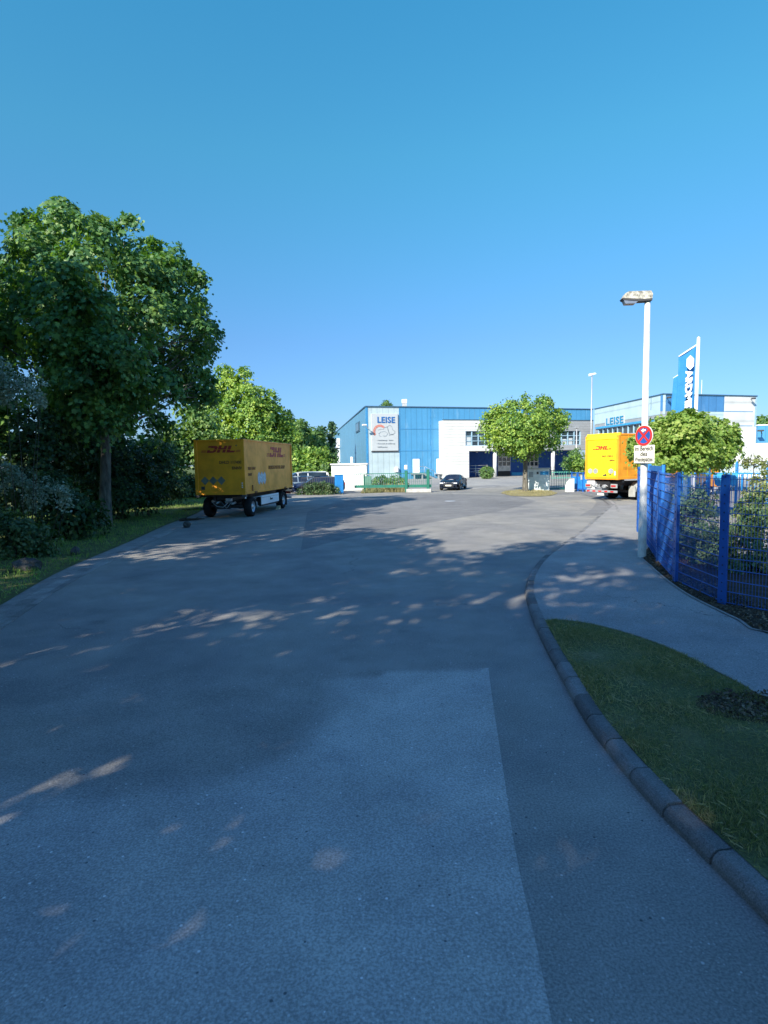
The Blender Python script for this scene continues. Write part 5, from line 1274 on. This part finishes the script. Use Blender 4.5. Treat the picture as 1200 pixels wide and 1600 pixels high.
    for s in (1, -1):
        MB().prism([(-.02, .62), (.34 if kind != 'van' else .25, .68), (.30, .80 if kind != 'van' else 1.0), (.02, .70)], s * hw * .80, s * hw * .52).build('headlight', M['headlight'], t).location = (0, -L / 2 - .02, 0) if 0 else (0, 0, 0)
    for o_ in [q for q in bpy.data.objects if q.parent == t and q.name.startswith('headlight')]: bpy.data.objects.remove(o_)
    zl = .66 if kind != 'van' else .84
    for s in (1, -1):
        MB().box(min(s * hw * .50, s * hw * .86), max(s * hw * .50, s * hw * .86), -L / 2 - .012, -L / 2 + .16, zl - .05, zl + .06, .02).build('headlight', M['headlight'], t)
        MB().box(min(s * hw * .62, s * hw * .93), max(s * hw * .62, s * hw * .93), L / 2 - .08, L / 2 + .01, zl + .05, zl + .22, .02).build('tail_light', M['tail_red'], t)
        MB().box(min(s * hw, s * (hw + .2)), max(s * hw, s * (hw + .2)), -L / 2 + 1.55, -L / 2 + 1.68, .95 if kind != 'van' else 1.28, 1.09 if kind != 'van' else 1.5, .03).build('mirror', mat, t)
    MB().box(-hw * .48, hw * .48, -L / 2 - .014, -L / 2 + .02, .36, .62, .01).build('grille', M['black'], t)
    if plate: MB().box(-.26, .26, -L / 2 - .03, -L / 2 - .015, .40, .52).build('number_plate', M['sign_white'], t)
    return t
cpos = G(709, 766.5)
car('parked_car', 'dark fastback car facing the camera in front of the white office wall', 'car', (cpos.x + .25, cpos.y + 2.2, 0), R_(-18.5), M['car_dark'], 'hatch', 4.6, 1.84, 1.40)
car('parked_car', 'dark navy estate car behind the roadside weeds left of the blue pillar', 'car', (-5.9, 51.4, 0), R_(-74), M['car_navy'], 'estate', 4.7, 1.82, 1.48)
car('parked_car', 'silver blue car half hidden behind the rear corner of the yellow trailer', 'car', (-8.2, 53.6, 0), R_(-70), M['car_silver'], 'estate', 4.5, 1.8, 1.50)
car('parked_van', 'white van parked behind the dark estate car on the left', 'van', (-7.8, 55.4, 0), R_(-72), M['car_white'], 'van', 4.9, 1.95, 1.85)
car('parked_van', 'white van behind the blue rod fence under the globe tree', 'van', (20.6, 38.6 + 1.5, 0), R_(-70), M['car_white'], 'van', 5.0, 1.95, 2.1)

# ---- blue mesh fence with broad posts along the path
fpts = [(12.2, 26.5), (8.95, 20.2), (8.05, 17.75), None, None, None, (6.72, 8.2), (7.0, 5.8), (7.6, 3.4)]
for i, (px, py) in enumerate(((1028, 878), (1056, 909), (1130, 944))): q = G(px, py, .09); fpts[3 + i] = (q.x, q.y)
fpts = [p_ for i, p_ in enumerate(fpts) if i not in (0,)]
ft = thing('mesh_fence', 'blue double wire mesh fence with broad perforated posts beside the path', 'fence', (fpts[3][0], fpts[3][1], .05))
FO = Vector((fpts[3][0], fpts[3][1], .05)); FHT = 2.22
hole = paint('post_bolts', (.01, .03, .12), .5)
for i, p_ in enumerate(fpts):
    a = Vector((p_[0], p_[1], 0)) - Vector((FO.x, FO.y, 0)); nx_ = Vector(fpts[min(i + 1, len(fpts) - 1)]) - Vector(fpts[max(i - 1, 0)]); ang = math.atan2(nx_.y, nx_.x)
    po = MB().box(-.035, .035, -.03, .03, -.2, FHT + .04).box(-.085, .085, -.042, -.031, .0, FHT + .03).build('post', M['fence_blue'], ft); po.location = a; po.rotation_euler = (0, 0, ang)
    bl = MB()
    for k in range(15): bl.tube((0, -.050, .12 + k * .15), (0, -.042, .12 + k * .15), .014, n=8)
    bl.build('bolts', hole, po)
    if i + 1 < len(fpts):
        b = Vector((fpts[i + 1][0], fpts[i + 1][1], 0)) - Vector((FO.x, FO.y, 0)); d = b - a
        e = thing('x', 'x', 'x'); bpy.data.objects.remove(e)
        mb = MB(); L_ = d.length; near_ = p_[1] < 21
        n = int(L_ / .05); 
        for k in range(1, n): u = L_ * k / n; mb.box(u - .0024, u + .0024, -.0024, .0024, .06, FHT)
        for k in range(12):
            z = .08 + (FHT - .12) * k / 11
            mb.box(.02, L_ - .02, -.013, -.005, z - .005, z + .005); mb.box(.02, L_ - .02, .005, .013, z - .005, z + .005)
        mp = mb.build('wire_panel', M['fence_blue'], ft, fix=False); mp.location = a; mp.rotation_euler = (0, 0, math.atan2(d.y, d.x))
# solid blue board standing behind the far panels
q0, q1 = Vector((9.25, 20.6)), Vector((8.1, 17.2)); d = q1 - q0
bd_ = MB().box(0, d.length, -.02, .02, .1, 2.35).box(-.05, .05, -.05, .05, 0, 2.4).box(d.length - .05, d.length + .05, -.05, .05, 0, 2.4).build('blue_board', M['fence_blue_l']); bd_.location = (q0.x + .25, q0.y, 0); bd_.rotation_euler = (0, 0, math.atan2(d.y, d.x)); tag(bd_, 'solid bright blue board fixed behind the fence next to the lamp post', 'panel')
# blue rod fence further back
ra, rb = W(1066, 741, 29), W(1200, 739, 26)
rt, rfr = bar_gate('rod_fence', 'bright blue rod fence in the sun behind the globe tree', ra, rb, .15, W(1130, 738.5, 27.5).z, M['gate_blue'], .16, .07, cat='fence')
for f_ in (0, .33, .66, 1.0): u = rfr.len * f_; MB().box(u - .05, u + .05, -.06, .06, 0, 2.4).build('post', M['gate_blue'], rt)
for px in (1124, 1147): u = rfr.hit(px, 740)[0]; z = rfr.hit(px, 740)[1]; MB().prism([(u - .22, z), (u + .22, z), (u + .16, z - .5), (u, z - .62), (u - .16, z - .5)], -.09, -.07).build('pennant', M['light_blue'], rt)
q = W(1072, 745, 27); t = thing('white_post', 'white and blue marker post at the left end of the rod fence', 'post', (q.x, 27, 0)); MB().box(-.09, .03, -.08, .08, 0, 2.55, .01).build('white_side', M['white'], t); MB().box(.031, .14, -.08, .08, 0, 2.50, .01).build('blue_side', M['gate_blue'], t)
ca_ = W(1140, 726, 44); t = thing('carport', 'pale blue low roofed carport behind the rod fence', 'carport', (ca_.x, 44, 0))
MB().box(-1.6, 3.2, -.5, 4, ca_.z - .1, ca_.z, .02).prism([(-1.6, ca_.z - .75), (3.2, ca_.z - .75), (3.2, ca_.z - .1), (-1.4, ca_.z - .1)], -.45, -.4).build('roof', M['placard_w'], t)
mb = MB(); [mb.tube((x, -.3, 0), (x, -.3, ca_.z - .1), .07, n=8) for x in (-1.4, .8, 3.0)]; mb.build('posts', M['gate_blue'], t)

# ------------------------------------------------------------------ trees and shrubs
def pb(lst, Y, rnd=0, f=1.0):
    """blobs from (px, py, radius px[, depth offset])"""
    out = []
    for i, b in enumerate(lst):
        y = Y + (b[3] if len(b) > 3 else 0); p = W(b[0], b[1], y); out.append((p.x, y, p.z, b[2] / F * y * f))
    return out
# big maple on the left verge
g = G(165, 822)
mp = pb([(52, 385, 42, -2), (25, 360, 30, 1), (98, 352, 38, -1), (150, 372, 36, -2), (196, 378, 42, 1), (140, 420, 52, -3), (222, 420, 42, -1), (262, 425, 40, 0), (285, 470, 40, 0), (240, 490, 50, -2), (296, 470, 30, 1), (300, 515, 36, 1), (318, 512, 18, 0),
         (262, 545, 50, 1), (280, 590, 38, 2), (305, 612, 24, 2), (322, 612, 16, 2), (180, 490, 55, 2), (115, 470, 58, -1), (60, 455, 55, 0), (15, 440, 50, 1), (120, 550, 62, 1), (50, 540, 60, 1), (190, 570, 55, -2.5), (160, 545, 34, -4.5), (225, 610, 42, 0), (150, 625, 48, -3), (190, 655, 34, -3), (125, 655, 32, -3), (235, 660, 28, 1), (60, 610, 55, 1), (150, 500, 60, -4), (110, 440, 50, -4.5), (195, 545, 48, -4), (135, 590, 50, -4), (215, 600, 40, -3), (95, 520, 55, -4), (262, 600, 34, -1.5), (150, 592, 45, -1.5), (115, 612, 40, -1), (185, 605, 40, -1), (170, 625, 34, -1), (5, 395, 48, 1), (-30, 440, 60, 1), (-20, 520, 60, 0)], 25.5)
rgm = random.Random(4)
mp = [(b[0] - (.25 if b[0] > -11 else 0), b[1] + (1.8 if b[1] > 26 else 0), b[2], b[3] * .90) for b in mp]
mp += pb([(96, 322, 13, 0), (106, 336, 16, 0), (50, 342, 12, 0), (28, 345, 12, 0), (142, 346, 13, 0), (206, 350, 14, 0), (172, 352, 14, 0), (268, 396, 15, 0), (246, 388, 12, 0), (314, 440, 14, 0), (300, 436, 16, 0), (328, 512, 12, 0), (312, 560, 16, 0), (322, 592, 13, 0), (290, 415, 12, 0)], 26.5)
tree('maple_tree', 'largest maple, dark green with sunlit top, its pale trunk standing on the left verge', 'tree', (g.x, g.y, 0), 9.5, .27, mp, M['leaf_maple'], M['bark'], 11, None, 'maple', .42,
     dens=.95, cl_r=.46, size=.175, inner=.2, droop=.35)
# bright maple behind the trailer
bm = pb([(352, 600, 18, 0), (340, 628, 26, 1), (372, 610, 24, 0), (392, 622, 26, -1), (418, 632, 24, 0), (400, 655, 34, -1), (430, 655, 26, 1), (447, 662, 16, 1), (362, 655, 34, 0), (330, 665, 30, 0), (440, 690, 24, 0), (405, 690, 34, -1), (360, 695, 36, 0), (455, 680, 14, 0), (380, 585, 13, 0), (352, 582, 14, 0)], 59)
tree('broadleaf_tree', 'bright green sunlit tree rising right behind the yellow trailer', 'tree', (bm[5][0], 59, 0), 8.5, .22, bm, M['leaf_bright'], M['bark2'], 12, None, 'quad', .4,
     dens=1.1, cl_r=.6, size=.30, inner=.12)
bm = pb([(298, 648, 24, 0), (318, 660, 24, -1), (285, 680, 26, 0), (312, 700, 30, 0), (280, 715, 28, 0), (340, 700, 26, -1), (262, 690, 22, 1), (300, 625, 10, 0), (250, 730, 24, 0), (230, 700, 24, 1)], 51)
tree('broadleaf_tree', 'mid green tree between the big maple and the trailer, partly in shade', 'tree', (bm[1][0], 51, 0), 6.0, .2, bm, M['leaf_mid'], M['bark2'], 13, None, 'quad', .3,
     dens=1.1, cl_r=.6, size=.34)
# centre tree on the island
g = G(821, 768)
ct = pb([(820, 622, 5, 0), (822, 632, 9, 0), (850, 627, 12, 0), (846, 638, 18, 0), (800, 638, 17, 0), (778, 648, 18, 0), (764, 665, 16, 0), (775, 685, 18, -1), (800, 668, 26, -2), (832, 660, 28, -2), (860, 655, 20, 0), (876, 650, 12, 1), (872, 668, 13, 1), (850, 682, 22, -1), (815, 690, 22, -2.5), (790, 695, 14, 0), (868, 692, 10, 0), (835, 702, 14, 0), (808, 707, 13, 1), (757, 650, 6, 0), (880, 660, 7, 0), (771, 643, 8, 0), (815, 700, 16, -1.5), (835, 675, 24, -2.2), (790, 680, 22, -1.8)], g.y + .3)
tree('maple_tree', 'round crowned sunlit maple on the dry grass island in the turning circle', 'tree', (g.x, g.y, 0), 6.5, .24, ct, M['leaf_bright'], M['bark'], 14, None, 'quad', .35,
     dens=1.05, cl_r=.40, size=.19, inner=.12, flat=.6)
# clipped globe maple behind the fence
gx = W(1062, 740, 24)
gl = pb([(1068, 690, 48, 0), (1030, 684, 36, 0), (1015, 705, 30, 0), (1112, 684, 36, 0), (1125, 703, 28, 0), (1070, 672, 36, -1.2), (1085, 705, 34, -1), (1040, 712, 26, -1), (1000, 692, 16, 0), (1140, 690, 18, 0), (1070, 665, 26, 1), (1100, 665, 22, 0), (1048, 665, 22, 0), (1138, 668, 14, 0), (1124, 724, 12, 0), (1010, 725, 8, 0), (1060, 722, 12, 0), (996, 700, 15, 0), (990, 690, 10, 0)], 24)
tree('globe_maple', 'large clipped globe maple with a broad sunlit crown behind the blue mesh fence', 'tree', (gx.x, 24, 0), 2.7, .10, gl, M['leaf_globe'], M['bark2'], 15, None, 'maple', .8,
     dens=1.0, cl_r=.22, size=.12, cov=1.0, inner=.06, flat=.5, droop=.5, top=(0, 0, 2.9))
sg = pb([(901, 722, 13, 0), (911, 720, 11, -.5), (907, 730, 9, 0), (893, 727, 8, 0)], 50)
tree('globe_maple', 'small bright globe tree directly left of the yellow truck', 'tree', (sg[0][0] + .3, 50, 0), 1.9, .07, sg, M['leaf_bright'], M['bark2'], 16, None, 'quad', .8, dens=.9, cl_r=.2, size=.16, inner=.1)
sg = pb([(893, 715, 12, 0), (886, 726, 9, 0), (903, 708, 10, 1), (896, 732, 8, 1)], 66)
tree('globe_maple', 'darker globe tree behind the small bright one near the office steps', 'tree', (sg[0][0], 66, 0), 2.2, .08, sg, M['leaf_mid'], M['bark2'], 17, None, 'quad', .8, dens=.8, cl_r=.25, size=.2, inner=.1)
q = pb([(1178, 722, 14, 0), (1192, 720, 10, 0), (1165, 723, 7, 0)], 22)
tree('small_tree', 'thin umbrella shaped sapling at the right edge before the white wall', 'tree', (q[0][0], 22, 0), 2.5, .03, q, M['leaf_olive'], M['bark2'], 18, None, 'quad', .8, dens=.7, cl_r=.16, size=.08, inner=.1, core=False)
# ball bush before the recess and bushes behind the green gate
p = W(761, 740, 84); shrub('ball_bush', 'clipped round bush in front of the blue recessed wall', 'bush', [(p.x, 84, .95, 1.05)], M['leaf_mid'], 19, dens=1.3, cl_r=.2, size=.14, cov=1.2)
for i, (bl, lab) in enumerate(((pb([(588, 752, 9), (600, 750, 9), (577, 754, 6)], 66), 'low green hedge mound behind the left half of the sliding gate'), (pb([(617, 749, 9), (628, 752, 8), (608, 754, 7)], 65), 'taller rounded green bush behind the sliding gate'))):
    shrub('bush', lab, 'bush', bl, M['leaf_mid'], 30 + i, 'bushes behind the green gate', dens=.8, cl_r=.25, size=.2)
# weeds bush in front of the cars
shrub('weed_hedge', 'grey green roadside weeds in front of the parked cars', 'shrub', pb([(478, 764, 9), (490, 761, 11), (503, 760, 11), (515, 762, 10), (524, 766, 7), (468, 768, 6), (498, 768, 9), (512, 770, 7), (484, 770, 7)], 48.5), M['leaf_hedge'], 33, dens=.8, cl_r=.22, size=.13)
# far trees behind the car park
ft_ = [((462, 660, 24), 'tall rounded green tree just right of the bright tree behind the trailer', 'leaf_mid', 86, 0), ((487, 672, 24), 'second rounded tree in the far row, left of the spruces', 'leaf_mid', 92, 0), ((503, 668, 14), 'dark spruce in the far row near the warehouse', 'leaf_conifer', 98, 1), ((517, 662, 13), 'tallest dark spruce touching the warehouse corner', 'leaf_conifer', 100, 1)]
for i, ((px, pt, rp), lab, lf, Y, co) in enumerate(ft_):
    tp = W(px, pt, Y); h = tp.z; r = rp / F * Y
    bl = rand_blobs((tp.x, Y, 0), h, r, 1.2, 13, 40 + i, (1.3, 2.1) if not co else (.8, 1.5), cone=co)
    tree('conifer_tree' if co else 'broadleaf_tree', lab, 'tree', (tp.x, Y, 0), h * .9, .22, bl, M[lf], M['bark2'], 50 + i, 'far trees behind the car park', dens=.9, cl_r=.75, size=.5)
for i, (px, py, rp, lab) in enumerate(((470, 718, 20, 'yellow green bush below the far trees, beside the trailer end'), (495, 712, 20, 'light green bush below the two spruces'), (512, 722, 16, 'green bush touching the warehouse side wall'), (484, 732, 16, 'lowest pale green bush above the parked vans'))):
    shrub('bush', lab, 'bush', pb([(px, py, rp), (px - 8, py + 14, rp * .8), (px + 9, py + 16, rp * .8)], 76), M['leaf_bright'] if i != 2 else M['leaf_mid'], 60 + i, 'bushes in front of the far trees', dens=.9, cl_r=.6, size=.36)
for i, (px, pt, rp, Y, lab) in enumerate(((603, 628, 13, 200, 'tree top showing above the warehouse roof edge'), (1190, 655, 12, 100, 'tree top showing above the annex building at the right edge'))):
    tp = W(px, pt, Y); r = rp / F * Y; tree('broadleaf_tree', lab, 'tree', (tp.x, Y, 0), tp.z * .9, .25, rand_blobs((tp.x, Y, 0), tp.z, r * 1.2, tp.z * .4, 9, 70 + i, (1.4, 2.4)), M['leaf_mid'], M['bark2'], 70 + i, 'far tree tops behind the buildings', dens=.8, cl_r=.9, size=.6)

# wood on the left: understorey and dark trees
und = [  # px, py, r px, Y, leaf, label
 ((20, 835, 42), (55, 842, 30), (-25, 830, 45), 16.8, 'leaf_hedge', 'low bright green bush at the left edge of the verge'),
 ((100, 810, 40), (130, 800, 36), (85, 770, 40), 21.0, 'leaf_dark', 'dark leafy shrub between the low bush and the maple trunk'),
 ((215, 760, 36), (235, 770, 26), (200, 730, 36), 30.0, 'leaf_dark', 'dark shrub right behind the maple trunk'),
 ((255, 745, 30), (270, 760, 22), (245, 715, 32), 38.0, 'leaf_dark', 'dark shrub further along the verge toward the trailer'),
 ((30, 740, 60), (70, 720, 50), (60, 680, 50), 22.5, 'leaf_dark', 'tall dark shrub mass below the big maple at far left'),
 ((140, 745, 55), (175, 720, 50), (110, 700, 52), 29.0, 'leaf_dark', 'broad dark bush filling the gap left of the maple trunk'),
 ((180, 780, 30), (195, 770, 28), (150, 785, 28), 27.5, 'leaf_dark', 'low dark undergrowth at the foot of the maple trunk')]
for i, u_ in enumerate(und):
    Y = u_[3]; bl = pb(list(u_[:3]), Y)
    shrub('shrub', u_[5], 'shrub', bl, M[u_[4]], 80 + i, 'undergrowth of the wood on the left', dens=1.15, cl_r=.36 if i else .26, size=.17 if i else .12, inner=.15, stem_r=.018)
hb = []
for i in range(11): p = W(205 + i * 11, 752, 46 + (i % 3) * .6); hb.append((p.x, p.y, .95, 1.15))
shrub('hedge', 'low dark hedge closing the verge behind the front of the trailer', 'hedge', hb, M['leaf_dark'], 95, dens=1.0, cl_r=.35, size=.2)
# pale leaved shrubs reaching in from the left
for i, (bl, Y, lab) in enumerate((([(20, 590, 26), (50, 602, 20), (5, 615, 26), (62, 625, 10), (-20, 570, 30)], 17.5, 'pale silvery branch spray high at the left edge'), ([(30, 750, 24), (70, 760, 20), (0, 740, 24), (95, 765, 13), (105, 782, 10), (50, 775, 18)], 18.5, 'pale leaved low shrub spray at the left edge above the bush'))):
    b_ = pb(bl, Y); shrub('silver_shrub', lab, 'shrub', b_, M['leaf_silver'], 97 + i, 'pale leaved shrubs of the wood', dens=.55, cl_r=.22, size=.085, core=False, inner=.3, stem_r=.012, nst=1)
# tall trees of the wood: they stand left of and behind the camera and shade the road
def wood_proto(nm, seed, h, rad, z0, leaf, nb=26):
    bl = rand_blobs((0, 0, 0), h, rad, z0, nb, seed, (1.5, 2.3))
    return tree('woodland_tree', nm, 'tree', (0, 0, 0), h * .9, .3, bl, leaf, M['bark2'], seed, 'tall trees of the wood left of the road', dens=.38, cl_r=.72, size=.40, inner=.2)
pa = wood_proto('proto', 101, 19.0, 5.4, 5.0, M['leaf_dark']); pb_ = wood_proto('proto', 102, 15.0, 5.0, 2.5, M['leaf_maple'])
WOOD = [  # proto, x, y, scale, rot, label
 (0, -8.2, -3.7, .88, 0.3, 'tall dark tree overhanging the left kerb beside the camera'),
 (0, -7.6, -11.0, .98, 1.9, 'tall dark tree behind the camera on the left kerb'),
 (0, -3.5, -20.5, 1.08, 3.1, 'tall dark tree standing furthest behind the camera'),
 (0, -11.4, -14.2, .95, 5.2, 'tall dark tree in the second row, diagonally behind the camera'),
 (0, -17.5, -7.0, 1.0, 4.0, 'tall dark tree in the second row behind the camera'),
 (1, -12.8, 3.2, .95, 0.8, 'leafy maple of the wood nearest left of the camera'),
 (1, -15.6, 13.0, .98, 2.2, 'leafy maple of the wood just outside the left edge of view'),
 (0, -21.0, 5.0, 1.05, 5.0, 'tall dark tree deep in the wood left of the camera'),
 (1, -19.0, 20.5, .95, 1.0, 'leafy tree whose crown closes the left edge of the view'),
 (1, -22.5, 30.0, .98, 2.6, 'leafy tree standing behind the big maple on its left'),
 (1, -18.5, 37.0, .72, 4.1, 'smaller dark tree behind the big maple toward the trailer'),
 (0, -27.0, 38.0, .72, 0.2, 'dark tree at the back of the wood'),
 (1, -24.0, 48.0, .60, 1.2, 'small dark tree at the back corner of the verge'),
 (0, -31.0, 27.0, .8, 2.2, 'dark tree in the last row of the wood')]
def set_wood(k, x, y, s, r, lab):
    src = (pa, pb_)[k]
    if src['label'] == 'proto': o = src
    else:
        o = src.copy(); COL.objects.link(o)
        for ch_ in [c for c in bpy.data.objects if c.parent == src]:
            c = ch_.copy(); COL.objects.link(c); c.parent = o
    o.location = (x, y, 0); o.scale = (s, s, s); o.rotation_euler = (0, 0, r); o['label'] = lab
for a in WOOD: set_wood(*a)
# shrubs behind the mesh fence
fsb = [([(1080, 815, 38), (1075, 860, 36), (1095, 780, 26), (1060, 790, 22)], 14.6, 'leaf_hedge', 'dark shrub behind the fence between the second and third posts'),
       ([(1165, 830, 44), (1180, 880, 44), (1150, 880, 34), (1190, 790, 30)], 12.6, 'leaf_hedge', 'dark twiggy shrub behind the fence at the right edge'),
       ([(1044, 800, 22), (1040, 840, 24), (1050, 770, 16)], 17.5, 'leaf_mid', 'green shrub behind the fence next to the first post'),
       ([(1115, 850, 34), (1120, 900, 34), (1100, 900, 30)], 13.6, 'leaf_hedge', 'low dark shrub behind the third fence post'),
       ([(1190, 775, 26), (1175, 795, 22), (1195, 750, 18), (1165, 810, 16)], 20.5, 'leaf_olive', 'pale olive sunlit bush behind the fence at the right edge')]
for i, (bl, Y, lf, lab) in enumerate(fsb):
    shrub('shrub', lab, 'shrub', pb(bl, Y), M[lf], 120 + i, 'shrubs behind the blue mesh fence', dens=.9, cl_r=.19, size=.08 if i != 4 else .1, core=True, inner=.4, stem_r=.012)
# island in the turning circle
ip = [G(*q_) for q_ in ((783, 771), (790, 768), (805, 766.3), (821, 765.8), (845, 766.5), (862, 768), (871, 771), (862, 774.5), (845, 776), (820, 776), (798, 775))]
sheet('grass_island', [(p.x, p.y) for p in ip], .02, M['dry'])
o = blades('island_grass', [(p.x, p.y) for p in ip], 7000, .12, M['blade_dry'], 44, lambda x, y: .015, None, .8); tag(o, 'dry yellow grass on the island around the middle tree', 'dry grass', kind='stuff')
# yard greenery behind the cabinet
